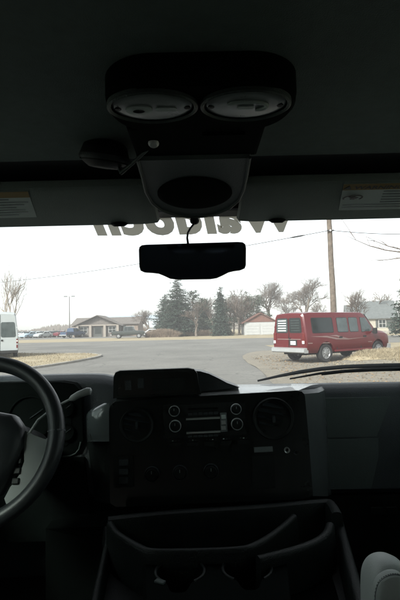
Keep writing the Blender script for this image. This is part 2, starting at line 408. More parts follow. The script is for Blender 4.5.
def body(name, stations, m, parent, wells, r, cw=1.0):
    bm = bmesh.new(); loft(bm, [section(*s) for s in stations])
    o = obj(name, bm, m, None, smooth=True)
    boolean_cut(o, [latheo([(0, -3), (r, -3), (r, 3), (0, 3)], 28, V((0, 1, 0)), V((x, s * (cw - .14) + s * 3, r * .86))) for x in wells for s in (1, -1)])
    o.data.materials.clear(); o.data.materials.append(m)
    o.parent = parent; return o
def interp(st, x, k):
    for a, b in zip(st, st[1:]):
        if a[0] <= x <= b[0]: t = (x - a[0]) / max(1e-6, b[0] - a[0]); return a[k] + (b[k] - a[k]) * t
    return st[-1][k]
def side_y(st, x, z):
    w_, wt, belt, roof = [interp(st, x, k) for k in (1, 2, 3, 4)]
    top = max(roof, belt + .02); zt = top - .14 * min(1, top - belt)
    if z <= belt - .1: return w_
    if z <= belt: return w_ + (w_ * .985 - w_) * (z - belt + .1) / .1
    return w_ * .985 + (wt - w_ * .985) * min(1, (z - belt) / max(.01, zt - belt))
def side_panel(name, st, pts, m, parent, s=-1, proud=.008, cuts=0):
    bm = bmesh.new(); n = len(pts)
    a = [bm.verts.new((x, s * (side_y(st, x, z) + proud), z)) for x, z in pts]; b = [bm.verts.new((x, s * (side_y(st, x, z) - .02), z)) for x, z in pts]
    bm.faces.new(a); bm.faces.new(b[::-1])
    for i in range(n): bm.faces.new((a[i], b[i], b[(i + 1) % n], a[(i + 1) % n]))
    return obj(name, bm, m, parent)

# ---- red van -------------------------------------------------------
m_red = paint('red', (.09, .007, .009), .35)
m_red2 = paint('dark_red', (.12, .016, .02), .35)
m_stripe = mat('silver_stripe', (.19, .13, .12), .35, var=.1)
rv = thing('red_van', (RVAN.x, RVAN.y, .02), 'dark red conversion van with chrome rear bumper parked on the gravel verge', 'van', rotz=TH)
RST = [(0, .96, .80, 1.14, 2.0, .45), (.06, 1.0, .85, 1.15, 2.06, .42), (.4, 1.005, .87, 1.15, 2.1, .4), (3.6, 1.005, .87, 1.15, 2.1, .4), (3.85, 1.0, .85, 1.15, 2.02, .4),
       (4.5, .99, .84, 1.16, 1.33, .4), (4.62, .985, .85, 1.15, 1.28, .4), (5.05, .975, .84, 1.12, 1.22, .42), (5.26, .96, .82, 1.06, 1.15, .42), (5.36, .93, .78, .98, 1.04, .46)]
body('body', RST, m_red, rv, (1.15, 4.55), .46)
for x in (1.15, 4.55):
    for s in (1, -1): wheel(.385, .25, rv, (x, s * .87, .385), s)
def rect(x0, x1, z0, z1, r=.06, lean=0.):
    return [(x + lean * (z - z0), z) for x, z in rrect(x0, x1, z0, z1, r, 4)]
for s in (-1, 1):
    for nm, pts, m_ in (('side_window', rect(.42, 1.62, 1.24, 1.84), m_cglass), ('side_window', rect(1.92, 2.56, 1.24, 1.84), m_cglass2), ('side_window', rect(2.68, 3.22, 1.24, 1.84), m_cglass2),
                        ('door_window', [(3.45, 1.22), (3.45, 1.84), (3.80, 1.84), (4.0, 1.66), (4.28, 1.24)], m_cglass2)):
        fr = side_panel('window_frame', RST, [(((x - sum(p[0] for p in pts) / len(pts)) * 1.06 + sum(p[0] for p in pts) / len(pts)), (z - 1.54) * 1.07 + 1.54) for x, z in pts], m_under, rv, s, .006)
        wdw = side_panel(nm, RST, pts, m_cglass if s > 0 else m_, rv, s, .012)
    # door seams
    for x in (1.80, 3.34, 4.36):
        side_panel('door_seam', RST, [(x, .5), (x + .014, .5), (x + .014, 1.2 if x > 4 else 1.9), (x, 1.2 if x > 4 else 1.9)], m_under, rv, s, .003)
    for x in (1.94, 3.5):
        side_panel('door_handle', RST, rect(x, x + .2, .98, 1.05, .03), m_under, rv, s, .02)
    # two-tone lower body line and the swoosh graphic
    side_panel('pinstripe', RST, [(.1, .80), (4.1, .74), (4.1, .77), (.1, .84)], m_stripe, rv, s, .004)
    side_panel('swoosh_stripe', RST, [(.25, 1.09), (1.2, 1.03), (1.75, .93), (2.5, .9), (3.9, .98), (2.6, .94), (1.8, .99), (1.2, 1.09)], m_stripe, rv, s, .005)
    side_panel('swoosh_stripe', RST, [(1.35, 1.10), (1.75, 1.06), (2.1, .97), (2.5, .95), (2.2, 1.01), (1.8, 1.11)], m_stripe, rv, s, .007)
    side_panel('sill_trim', RST, [(1.65, .42), (4.05, .42), (4.05, .5), (1.65, .5)], m_red2, rv, s, .03)
    bm = bmesh.new(); box(bm, (4.12, s * 1.16, 1.24), (.1, .2, .26)); obj('wing_mirror', bm, m_under, rv, bevel=.03, smooth=True)
    bm = bmesh.new(); box(bm, (4.14, s * 1.02, 1.2), (.05, .16, .05)); obj('mirror_arm', bm, m_under, rv)
    bm = bmesh.new(); box(bm, (-.004, s * .86, 1.02), (.05, .15, .46)); tl = obj('tail_lamp', bm, m_tail, rv, bevel=.02)
    bm = bmesh.new(); box(bm, (-.033, s * .86, .86), (.01, .12, .12)); obj('reverse_lens', bm, m_lampw, tl)
    bm = bmesh.new(); box(bm, (5.3, s * .68, .8), (.14, .3, .2)); obj('headlight', bm, m_lampw, rv, bevel=.03)
    # rear door window with blinds behind the left one
    y0, y1 = (.07, .74) if s > 0 else (-.74, -.07)
    pts = [(-.010, y * (1 - .12 * (z - 1.3)), z) for y, z in rrect(y0, y1, 1.27, 1.84, .07, 4)]
    wn = obj('rear_window', prismo(pts, (.03, 0, 0)), m_cglass if s < 0 else m_cglass2, rv)
    pts = [(-.005, y * (1 - .12 * (z - 1.3)), z) for y, z in rrect(y0 - .03, y1 + .03, 1.24, 1.87, .09, 4)]
    obj('window_seal', prismo(pts, (.03, 0, 0)), m_under, wn)
    for k in range(5):
        z = 1.34 + k * .105
        obj('blind_slat', bxo((-.0125, (y0 + y1) / 2 * (1 - .12 * (z - 1.3)), z), (.004, .5, .04 if s > 0 else .02)), m_lampw if s > 0 else m_cglass2, wn)
    obj('rear_door', bxo((.0, s * .42, .83), (.012, .76, .62)), m_red, rv)
    obj('door_hinge', bxo((-.01, s * .84, 1.5), (.02, .08, .05)), m_red2, rv)
obj('door_seam', bxo((-.008, 0, 1.2), (.012, .018, 1.3)), m_under, rv)
obj('rear_trim', bxo((-.01, 0, .98), (.012, 1.4, .03)), m_stripe, rv)
obj('plate_recess', bxo((-.012, -.26, .84), (.012, .44, .24)), m_under, rv)
obj('license_plate', bxo((-.02, -.26, .83), (.01, .3, .15)), m_lampw, rv)
obj('door_handle', bxo((-.02, -.06, 1.02), (.03, .12, .05)), m_under, rv)
bm = bmesh.new(); loft(bm, [[(-.08, y, .42), (.12, y, .42), (.12, y, .62), (-.02, y, .64), (-.12, y, .60), (-.13, y, .46)] for y in (-.98, -.9, .9, .98)])
obj('rear_bumper', bm, m_bump, rv, bevel=.02, smooth=True)
bm = bmesh.new(); loft(bm, [[(5.25, y, .42), (5.46, y, .42), (5.48, y, .62), (5.25, y, .64)] for y in (-.97, -.8, .8, .97)])
obj('front_bumper', bm, m_bump, rv, bevel=.03, smooth=True)
obj('underbody', bxo((2.7, 0, .42), (4.9, 1.2, .2)), m_under, rv)
bm = bmesh.new(); pts = [(3.84, y, z) for y, z in ()]
ws = [(3.90, .78, 1.99), (3.90, -.78, 1.99), (4.46, -.82, 1.37), (4.46, .82, 1.37)]
obj('windshield', prismo([(x + .015, y, z + .012) for x, y, z in ws], (-.03, 0, -.03)), m_cglass, rv)
obj('exhaust_pipe', tubeo([(.6, -.55, .36), (-.05, -.55, .34)], .03, 8), m_under, rv)

# ---- white high-roof van ------------------------------------------
m_white = paint('white', (.36, .39, .395), .4)
p = G(2, 360); hd = math.atan2(p.y, p.x) + rad(1)
wv = thing('white_van', (p.x + 0.02 * p.x, p.y + .25, 0.012), 'white high-roof van seen from behind beyond the steering wheel', 'van', rotz=hd)
WST = [(0, .95, .80, 1.3, 2.58, .4), (.08, .99, .84, 1.3, 2.66, .38), (.6, 1.0, .85, 1.3, 2.72, .38), (4.2, 1.0, .85, 1.3, 2.72, .38), (4.7, 1.0, .82, 1.25, 2.55, .38), (5.4, .99, .8, 1.2, 1.35, .38), (6.1, .92, .72, .95, 1.02, .42)]
body('body', WST, m_white, wv, (1.3, 5.0), .42)
for x in (1.3, 5.0):
    for s in (1, -1): wheel(.34, .24, wv, (x, s * .86, .34), s)
for s in (1, -1):
    y0, y1 = (.04, .84) if s > 0 else (-.84, -.04)
    pts = [(-.010, y * (1 - .09 * (z - 1.3)), z) for y, z in rrect(y0, y1, 1.25, 2.12, .1, 4)]
    wn = obj('rear_window', prismo(pts, (.03, 0, 0)), m_cglass2, wv)
    obj('rear_door', bxo((0, s * .45, .82), (.012, .86, .72)), m_white, wv)
    tl = obj('tail_lamp', bxo((-.002, s * .905, 1.02), (.03, .085, .26)), m_tail, wv)
    obj('lamp_lens', bxo((-.02, s * .905, 1.03), (.012, .07, .07)), m_lampw, tl)
    obj('tail_lamp', bxo((-.002, s * .905, .72), (.03, .085, .18)), m_tail, wv)
    obj('door_hinge', bxo((-.012, s * .88, 1.8), (.03, .06, .09)), m_white, wv)
    obj('door_hinge', bxo((-.012, s * .88, 1.2), (.03, .06, .09)), m_white, wv)
    side_panel('side_window', WST, rect(.5, 4.0, 1.35, 2.05, .1), m_cglass, wv, s, .008)
obj('door_seam', bxo((-.004, 0, 1.5), (.012, .02, 2.1)), m_under, wv)
obj('door_handle', bxo((-.02, -.1, 1.08), (.03, .1, .09)), m_under, wv)
bm = bmesh.new(); loft(bm, [[(-.1, y, .36), (.2, y, .36), (.2, y, .5), (-.1, y, .5)] for y in (-.95, .95)])
obj('rear_bumper', bm, m_under, wv, bevel=.03)
obj('underbody', bxo((2.8, 0, .38), (5, 1.2, .2)), m_under, wv)

# ---- far pickups and cars -----------------------------------------
def pickup(loc, rz, m, label):
    t = thing('pickup_truck', loc, label, 'pickup truck', 'pickup trucks before the low building', rz)
    st = [(0, .92, .8, 1.16, 1.18, .6), (.05, .97, .9, 1.17, 1.19, .55), (1.95, .97, .9, 1.17, 1.19, .53), (2.0, .97, .78, 1.17, 1.90, .53), (2.2, .97, .76, 1.17, 1.97, .53),
          (3.35, .97, .76, 1.17, 1.97, .53), (3.95, .97, .85, 1.17, 1.24, .53), (5.2, .95, .85, 1.1, 1.16, .53), (5.45, .9, .8, 1.0, 1.05, .56)]
    body('body', st, m, t, (1.15, 4.5), .45, .97)
    for x in (1.15, 4.5):
        for s in (1, -1): wheel(.38, .24, t, (x, s * .84, .38), s)
    for s in (1, -1):
        side_panel('side_window', st, rect(2.15, 2.62, 1.24, 1.82), m_cglass, t, s)
        side_panel('side_window', st, [(2.72, 1.24), (2.72, 1.82), (3.3, 1.82), (3.7, 1.24)], m_cglass, t, s)
        obj('headlight', bxo((5.36, s * .7, .85), (.12, .26, .18)), m_lampw, t); obj('tail_lamp', bxo((0, s * .86, .9), (.05, .14, .3)), m_tail, t)
    obj('rear_bumper', bxo((-.06, 0, .58), (.16, 1.8, .18)), m_bump, t); obj('front_bumper', bxo((5.45, 0, .58), (.16, 1.85, .2)), m_bump, t)
    obj('bed_liner', bxo((1.05, 0, 1.21), (1.75, 1.5, .03)), m_under, t)
    return t
m_dgreen = paint('dark_green_grey', (.03, .037, .034)); m_blue = paint('blue', (.025, .05, .10))
p = G(112, 338.6); pickup((p.x, p.y, .01), rad(4), m_dgreen, 'dark green-grey pickup truck before the low gabled building')
p = G(63, 338.2); pickup((p.x, p.y, .01), rad(62), m_blue, 'blue pickup truck at the end of the row of parked cars')
def car(loc, rz, m, label, group):
    t = thing('parked_car', loc, label, 'car', group, rz)
    st = [(0, .82, .7, .8, .86, .35), (.08, .87, .78, .86, .92, .3), (.55, .88, .76, .92, 1.0, .28), (1.1, .88, .6, .92, 1.40, .28), (2.4, .88, .6, .92, 1.44, .28),
          (3.2, .88, .72, .93, 1.0, .28), (4.2, .86, .74, .78, .82, .28), (4.45, .78, .66, .66, .7, .34)]
    body('body', st, m, t, (.85, 3.5), .36, .88)
    for x in (.85, 3.5):
        for s in (1, -1): wheel(.32, .2, t, (x, s * .76, .32), s)
    for s in (1, -1):
        side_panel('side_window', st, [(.95, .97), (1.2, 1.3), (1.75, 1.32), (1.75, .97)], m_cglass, t, s)
        side_panel('side_window', st, [(1.82, .97), (1.82, 1.32), (2.36, 1.32), (2.95, .97)], m_cglass, t, s)
        obj('headlight', bxo((4.36, s * .6, .62), (.1, .26, .12)), m_lampw, t); obj('tail_lamp', bxo((.04, s * .62, .74), (.1, .26, .14)), m_tail, t)
    obj('rear_window', prismo([(.62, .62, 1.03), (.62, -.62, 1.03), (1.08, -.54, 1.4), (1.08, .54, 1.4)], (-.012, 0, .015)), m_cglass, t)
    obj('windshield', prismo([(3.12, .66, 1.04), (3.12, -.66, 1.04), (2.46, -.55, 1.42), (2.46, .55, 1.42)], (.012, 0, .015)), m_cglass, t)
    return t
carcols = [('silver', (.5, .52, .53)), ('dark grey', (.06, .065, .07)), ('white', (.75, .76, .76)), ('tan', (.4, .35, .27)), ('black', (.015, .015, .018)), ('pale blue', (.3, .4, .48)), ('maroon', (.14, .02, .03))]
protos = {}
order = ['first', 'second', 'third', 'fourth', 'fifth', 'sixth', 'seventh', 'eighth', 'ninth', 'tenth', 'eleventh', 'twelfth']
seq = [0, 1, 2, 5, 0, 4, 2, 6, 1, 3, 2]
for row, (yb, n, x0, x1) in enumerate(((338.2, 8, 21, 55), (336.4, 9, 22, 58), (334.9, 10, 24, 60))):
    for i in range(n):
        ci = seq[(i + row * 5) % len(seq)]; nm, col = carcols[ci]
        px = x0 + (x1 - x0) * i / (n - 1); p = G(px, yb - (px - 20) * .023); loc = (p.x, p.y, .01)
        lab = '%s parked car, %s from the left in the %s row of the far lot' % (nm, order[i], ('front', 'middle', 'back')[row])
        rz = rad(random.choice((66, 68, 70, 72)) - 180 * (random.random() < .3))
        if ci not in protos: protos[ci] = car(loc, rz, paint(nm.replace(' ', '_'), col), lab, 'cars parked in the far lot')
        else:
            t = dup(protos[ci]); t.location = loc; t.rotation_euler = (0, 0, rz); t['label'] = lab
p = G(140, 337.2); t = dup(protos[0]); t.location = (p.x, p.y + 4, .01); t.rotation_euler = (0, 0, rad(5)); t['label'] = 'silver car behind the dark pickup at the end of the low building'
t['group'] = 'cars by the low building'

# ================================================================== BUILDINGS
m_brick = mat('brown_brick_wall', (.20, .155, .125), .85, var=.2, vscale=4, bump=.3, bscale=25)
m_shing = mat('brown_shingles', (.12, .105, .095), .9, var=.25, vscale=3, bump=.5, bscale=14)
m_gshing = mat('grey_shingles', (.105, .115, .115), .9, var=.2, vscale=3, bump=.5, bscale=14)
m_rshing = mat('red_brown_shingles', (.13, .062, .048), .9, var=.2, vscale=3, bump=.5, bscale=14)
m_bmetal = mat('blue_grey_metal_roof', (.34, .40, .45), .5, var=.1, vscale=2)
m_cream = mat('cream_siding', (.33, .305, .25), .8, var=.06, vscale=3)
m_post = mat('tan_post', (.24, .21, .18), .8, var=.1)
m_wsid = mat('white_siding', (.34, .345, .34), .7, var=.06, vscale=3)
m_wtrim = mat('white_trim', (.4, .4, .39), .6, var=.05)
m_shut = mat('dark_shutter', (.05, .055, .05), .7, var=.1)
def gable_roof(parent, x0, x1, y0, y1, ze, zr, m, over=.4, axis='x', name='roof'):
    """pitched roof slab with ridge along axis"""
    bm = bmesh.new(); th = .14
    if axis == 'x':
        ym = (y0 + y1) / 2; k = (zr - ze) / ((y1 - y0) / 2); a = over
        pr = [(y0 - a, ze - k * a), (ym, zr), (y1 + a, ze - k * a), (y1 + a, ze - k * a + th), (ym, zr + th), (y0 - a, ze - k * a + th)]
        loft(bm, [[(x, y, z) for y, z in pr] for x in (x0 - a, x1 + a)])
    else:
        xm = (x0 + x1) / 2; k = (zr - ze) / ((x1 - x0) / 2); a = over
        pr = [(x0 - a, ze - k * a), (xm, zr), (x1 + a, ze - k * a), (x1 + a, ze - k * a + th), (xm, zr + th), (x0 - a, ze - k * a + th)]
        loft(bm, [[(x, y, z) for x, z in pr] for y in (y0 - a, y1 + a)])
    return obj(name, bm, m, parent)
def gable_walls(parent, x0, x1, y0, y1, ze, zr, m, axis='x', name='wall'):
    bm = bmesh.new()
    if axis == 'x':
        ym = (y0 + y1) / 2; loft(bm, [[(x, y0, 0), (x, y1, 0), (x, y1, ze), (x, ym, zr - .01), (x, y0, ze)] for x in (x0, x1)])
    else:
        xm = (x0 + x1) / 2; loft(bm, [[(x0, y, 0), (x1, y, 0), (x1, y, ze), (xm, y, zr - .01), (x0, y, ze)] for y in (y0, y1)])
    return obj(name, bm, m, parent)
def window(parent, x, z, wd, h, y, shutters=False, m=None):
    f = obj('window', bxo((x, y - .03, z), (wd + .16, .06, h + .16)), m_wtrim, parent)
    obj('pane', bxo((x, y - .07, z), (wd, .03, h)), m or m_cglass, f)
    obj('glazing_bar', bxo((x, y - .1, z), (wd, .03, .05)), m_wtrim, f); obj('glazing_bar', bxo((x, y - .102, z), (.05, .03, h)), m_wtrim, f)
    if shutters:
        for s in (-1, 1): obj('shutter', bxo((x + s * (wd / 2 + .3), y - .04, z), (.36, .05, h + .1)), m_shut, parent)
    return f
# low building with gabled porch
D = 100.; S = D / FPX
pc = P(100, 330, D)
lb = thing('low_building', (pc.x, D, 0), 'low brown building with a broad gabled porch behind the pickup', 'building')
gable_walls(lb, -6, 8, 1, 10, 2.7, 4.0, m_brick); gable_roof(lb, -6, 8, 1, 10, 2.7, 4.1, m_shing)
gable_walls(lb, -4.6, 4.6, -2, 1, 2.5, 4.35, m_shing, axis='y', name='porch_gable')
gable_roof(lb, -4.6, 4.6, -2.2, 5, 2.5, 4.45, m_shing, over=.7, axis='y', name='porch_roof')
for x in (-4.2, -1.5, 1.5, 4.2): obj('porch_post', bxo((x, -2.35, 1.25), (.5, .5, 2.5)), m_post, lb)
obj('porch_beam', bxo((0, -2.35, 2.45), (9.2, .3, .25)), m_post, lb)
dr = obj('door', bxo((0, -2.04, 1.1), (1.7, .06, 2.2)), m_shut, lb); obj('pane', bxo((0, -2.09, 1.3), (1.3, .03, 1.3)), m_cglass, dr)
for x in (-3, 3): window(lb, x, 1.5, 1.4, 1.2, -2.0)
window(lb, 6.3, 1.5, 1.6, 1.1, 1.0)
m_pblue = mat('pale_metal_wall', (.45, .5, .53), .6, var=.08)
bb = thing('metal_warehouse', (pc.x + 9.3, 124, 0), 'pale blue-grey metal warehouse behind the low brown building', 'building')
gable_walls(bb, -17, 6.8, 0, 14, 4.2, 5.0, m_pblue); gable_roof(bb, -17, 6.8, 0, 14, 4.2, 5.1, m_bmetal)
for x in (-10, -4, 2): obj('loading_door', bxo((x, -.04, 1.7), (3, .08, 3.4)), m_wtrim, bb)
# garage with two doors
pg = P(261, 330, 82.)
ga = thing('garage', (pg.x, 82, 0), 'white garage with a red-brown gable roof left of the red van', 'garage')
gable_walls(ga, -2.9, 2.9, 0, 6.5, 2.2, 3.7, m_wsid, axis='y'); gable_roof(ga, -2.9, 2.9, 0, 6.5, 2.2, 3.75, m_rshing, axis='y')
obj('gable_cladding', prismo([(-2.85, -.03, 2.25), (2.85, -.03, 2.25), (0, -.03, 3.68)], (0, -.05, 0)), m_rshing, ga)
for x in (-1.35, 1.35):
    gd = obj('garage_door', bxo((x, -.03, 1.02), (2.4, .06, 2.0)), m_wtrim, ga)
    for k in range(4): obj('door_panel', bxo((x, -.075, .28 + k * .5), (2.3, .03, .46)), m_wsid, gd)
# house on the right
ph = P(372, 328, 62.)
ho = thing('house', (ph.x * 71 / 62, 71, 0), 'cream house with a grey roof and dark shuttered window beyond the red van', 'house', rotz=rad(-14))
gable_walls(ho, -2.2, 3.4, 0, 7, 2.5, 4.9, m_cream); gable_roof(ho, -2.2, 3.4, 0, 7, 2.5, 4.95, m_gshing)
gable_walls(ho, -3.6, -2.2, 1.2, 6.5, 2.4, 4.4, m_cream, name='wing_wall'); gable_roof(ho, -3.6, -2.35, 1.2, 6.5, 2.4, 4.45, m_gshing, name='wing_roof', over=.15)
window(ho, 1.5, 1.5, .9, 1.1, 0, shutters=True); window(ho, -.9, 1.5, .9, 1.1, 0)
dr = obj('door', bxo((2.85, -.03, 1.05), (.95, .06, 2.05)), m_shut, ho); obj('handle', bxo((2.5, -.08, 1.0), (.06, .05, .06)), m_silver, dr)
obj('foundation', bxo((.6, -.04, .2), (5.65, .08, .4)), m_kerb, ho)
# low wooden fence in front of the house
m_wood = mat('weathered_fence_wood', (.17, .13, .10), .9, var=.3, vscale=4)
pf = G(379, 333.5); pf2 = G(415, 333.2)
fe = thing('picket_fence', (pf.x, 56, 0), 'low weathered wooden fence in front of the cream house', 'fence')
for i in range(26): obj('picket', bxo((i * .2, -.03, .45), (.15, .03, .9)), m_wood, fe)
for z in (.25, .7): obj('rail', bxo((2.5, .01, z), (5.2, .05, .08)), m_wood, fe)
for i in range(4): obj('post', bxo((i * 1.7, .08, .5), (.1, .1, 1.0)), m_wood, fe)

# ================================================================== POLES AND LINES
m_polew = mat('weathered_pole_wood', (.125, .1, .08), .9, var=.35, vscale=5, bump=.6, bscale=30)
m_wire = mat('cable_black', (.03, .03, .03), .7, var=.1)
pb = P(334.5, 325, 27.)
pt_ = P(329.2, 222, 27.)
lean = (pt_.x - pb.x) / (pt_.z - pb.z)
up = thing('utility_pole', (pb.x - lean * pb.z, 27, 0), 'leaning weathered wooden utility pole behind the red van', 'utility pole')
bm = bmesh.new()
tube(bm, [(lean * z + .008 * math.sin(z * 2.1), .006 * math.sin(z * 1.3), z) for z in [i * .5 for i in range(0, 21)]], [.19 - .006 * i * .5 for i in range(21)], 14)
obj('pole_shaft', bm, m_polew, up, smooth=True)
Wp = P(330.2, 230.5, 26.8)
obj('insulator', latheo([(0, -.08), (.05, -.07), (.05, .05), (.03, .08), (0, .09)], 10, V((0, 1, 0)), V((Wp.x - up.location.x, -.19, Wp.z))), m_lampw, up)
obj('cross_arm', bxo((lean * 9.3, -.16, 9.3), (2.4, .1, .12)), m_polew, up)
obj('conduit', tubeo([(lean * z + .14, -.16, z) for z in (0.0, 1.5, 3.2)], .025, 6), m_bump, up)
obj('cable_clamp', bxo((lean * Wp.z, -.2, Wp.z), (.4, .06, .08)), m_wire, up)
A0 = P(-60, 287, 60.); A1 = V((Wp.x, 26.75, Wp.z)); A2 = P(470, 230, 30.)
def sag(a, b, s, n=24):
    return [a.lerp(b, i / n) + V((0, 0, -s * 4 * (i / n) * (1 - i / n))) for i in range(n + 1)]
pl = thing('power_line', A1, 'thin black overhead line strung from the leaning pole across the sky', 'cable')
bm = bmesh.new(); tube(bm, sag(A0, A1, .55), .02, 5); tube(bm, sag(A1, A2, .25), .02, 5); obj('wire', bm, m_wire, pl, world=True)
s0 = P(291, 236.6, 29.3); s1 = P(306, 234.6, 28.4)
k0 = sag(A0, A1, .55, 200)
seg_ = [q for q in k0 if 290 < 200 + FPX * q.x / q.y < 308]
if len(seg_) > 1: obj('splice', tubeo(seg_, [.02] + [.05] * (len(seg_) - 2) + [.02], 8), m_wire, pl, world=True)
m_barkpole = mat('dark_pole_metal', (.10, .095, .09), .6, var=.1)
pq = P(69.5, 333, 105.)
lp = thing('lot_light_pole', (pq.x, 105, 0), 'tall thin parking lot light pole with a twin head near the blue pickup', 'lamp post')
zt = P(68.5, 296.5, 105.).z
obj('pole', tubeo([(0, 0, 0), (0, 0, zt)], [.13, .08], 8), m_barkpole, lp)
for s in (-1, 1):
    a = obj('lamp_arm', tubeo([(0, 0, zt - .1), (s * .5, 0, zt)], .05, 6), m_bump, lp); obj('lamp_head', bxo((s * .85, 0, zt + .02), (.75, .35, .16)), m_shut, lp)

# ================================================================== TREES
m_bark = mat('grey_bark', (.14, .115, .095), .95, var=.3, vscale=6, bump=.5, bscale=20)
m_barkl = mat('pale_bark', (.27, .235, .20), .95, var=.3, vscale=6)
m_twig = mat('brown_twigs', (.11, .085, .07), .95, var=.25, vscale=2)
m_need = mat('spruce_needles', (.03, .05, .036), .85, var=.4, vscale=1.4)
m_need2 = mat('pine_needles', (.055, .075, .048), .85, var=.4, vscale=1.2)
m_brush = mat('brush_stems', (.2, .15, .11), .95, var=.3, vscale=2)
def tuft(bm, p, s, rng, droop=.2):
    """a spray of needles: three crossed blades pointing outward"""
    for k in range(3):
        a = rng.uniform(0, 6.28); e = rng.uniform(-.5, .6) - droop
        d = V((math.cos(a) * math.cos(e), math.sin(a) * math.cos(e), math.sin(e))) * s
        n = d.cross(V((rng.uniform(-1, 1), rng.uniform(-1, 1), 1))).normalized() * s * .22
        bm.faces.new([bm.verts.new(q) for q in (p - n * .5, p + d * .6 - n, p + d, p + d * .6 + n)])
def conifer(loc, h, r, label, seed, m=None, bare=.08, dens=1., power=.85, group='evergreens across the street', name='spruce_tree'):
    rng = random.Random(seed); t = thing(name, loc, label, 'tree', group)
    lean_ = rng.uniform(-.02, .02)
    obj('trunk', tubeo([(lean_ * h * k, 0, h * k) for k in (0, .3, .6, 1)], [.028 * h ** .9, .02 * h, .012 * h, .01], 8), m_bark, t)
    bm = bmesh.new(); z = h * bare; br = bmesh.new()
    while z < h * .99:
        f = (z / h - bare) / (1 - bare); rr = r * (1 - f) ** power * rng.uniform(.7, 1.15) + .12
        nb = max(4, int(8 * dens * (1 - f) + 4)); a0 = rng.uniform(0, 6.28)
        for k in range(nb):
            if rng.random() < .12: continue
            a = a0 + 6.28 * k / nb + rng.uniform(-.35, .35); L = rr * rng.uniform(.55, 1.12); dr_ = rng.uniform(-.1, .28)
            o = V((lean_ * z, 0, z)); e = o + V((math.cos(a) * L, math.sin(a) * L, -dr_ * L))
            tube(br, [o, e], [.035, .008], 3, cap=False)
            ns = max(2, int(L / .17 * dens))
            for j in range(ns):
                u = (j + rng.random()) / ns; q = o.lerp(e, .12 + .9 * u) + V((rng.gauss(0, .12), rng.gauss(0, .12), rng.gauss(0, .09)))
                tuft(bm, q, rng.uniform(.22, .45) * (1 - .3 * f), rng)
        z += h * .028 * rng.uniform(.7, 1.4) / dens ** .5
    obj('branch_frame', br, m_bark, t); obj('crown', bm, m or m_need, t)
    return t
def pine(loc, h, r, label, seed, m=None, dens=1., low=.35):
    """open irregular crown: limbs with clumped tufts"""
    rng = random.Random(seed); t = thing('pine_tree', loc, label, 'tree', 'evergreens across the street')
    obj('trunk', tubeo([(.15 * math.sin(k * 3 + seed), 0, h * k) for k in (0, .25, .5, .75, 1)], [.024 * h, .02 * h, .016 * h, .01 * h, .01], 7), m_bark, t)
    bm = bmesh.new(); br = bmesh.new()
    for i in range(int(34 * dens)):
        f = low + (1 - low) * rng.random() ** .9; z = h * f; g = (f - low) / (1 - low)
        L = r * (1.05 - .75 * g ** 1.6) * rng.uniform(.5, 1.1); a = rng.uniform(0, 6.28); o = V((0, 0, z)); e = o + V((math.cos(a) * L, math.sin(a) * L, rng.uniform(-.1, .35) * L))
        tube(br, [o, o.lerp(e, .5) + V((0, 0, .1)), e], [.06, .035, .012], 3, cap=False)
        for c in range(max(2, int(L * 2.2))):
            q = o.lerp(e, rng.uniform(.35, 1.05)) + V((rng.gauss(0, .22), rng.gauss(0, .22), rng.gauss(0, .15))); sp = rng.uniform(.2, .42)
            for k in range(7): tuft(bm, q + V((rng.gauss(0, sp), rng.gauss(0, sp), rng.gauss(0, sp * .6))), rng.uniform(.2, .38), rng, 0)
    obj('branch_frame', br, m_bark, t); obj('crown', bm, m or m_need2, t)
    return t
def bare_tree(loc, h, spread, label, seed, depth=6, m=None, group='bare trees', tr=None, nforks=(2, 4), twig=1.):
    rng = random.Random(seed); t = thing('bare_tree', loc, label, 'tree', group); bmt = bmesh.new(); bmc = bmesh.new()
    def grow(p, d, L, r, lv):
        n = 3; pts = [p]; q = p.copy(); dd = d.copy()
        for i in range(n):
            dd = (dd + V((rng.gauss(0, .12), rng.gauss(0, .12), rng.gauss(.03, .07)))).normalized(); q = q + dd * L / n; pts.append(q.copy())
        rs = [r * (1 - .4 * i / n) for i in range(n + 1)]
        tube(bmt if lv <= 1 else bmc, pts, rs, 6 if lv <= 1 else 3, cap=lv == 0)
        if lv >= depth: return
        k = rng.randint(*nforks)
        for i in range(k):
            s = rng.uniform(.45, 1) if lv > 0 else rng.uniform(.5, 1); b = pts[0].lerp(pts[-1], s) if s < .99 else pts[-1]
            idx = min(n - 1, int(s * n)); b = pts[idx].lerp(pts[idx + 1], s * n - idx) if s < 1 else pts[-1]
            ax = V((rng.gauss(0, 1), rng.gauss(0, 1), rng.gauss(0, .3))); ax = ax - dd * ax.dot(dd); ax.normalize()
            nd = (dd * math.cos(spread) + ax * math.sin(spread) * rng.uniform(.6, 1.3)).normalized()
            grow(b, nd, L * rng.uniform(.62, .86), r * .66 * rng.uniform(.7, 1.0), lv + 1)
    L0 = h * .27
    grow(V((0, 0, 0)), V((0, 0, 1)), L0, tr or .026 * h, 0)
    zs = [v.co.z for v in bmc.verts]; k = h / max(zs)
    for b in (bmt, bmc):
        for v in b.verts: v.co = v.co * k
    obj('trunk', bmt, m or m_bark, t); obj('branches', bmc, m or m_twig, t); return t
def at(px, py, d):
    p = P(px, py, d); return (p.x, d, 0)
conifer(at(178, 330, 84), 10.4, 3.9, 'tallest broad spruce, rising behind the mirror', 11, dens=1.9, power=.5)
conifer(at(221, 330, 80), 8.6, 1.7, 'narrow dark spruce right of the mirror', 12, dens=1.9, power=.5, bare=.04)
conifer(at(407, 322, 52), 7.4, 2.0, 'dark spruce at the edge beside the cream house', 13, dens=1.3)
conifer(at(166, 330, 92), 8.2, 3.0, 'smaller spruce left of the tallest spruce', 14, power=.55, dens=1.6)
conifer(at(206, 330, 92), 7.2, 2.6, 'hazy spruce left of the narrow dark spruce', 15, power=.6, dens=1.4)
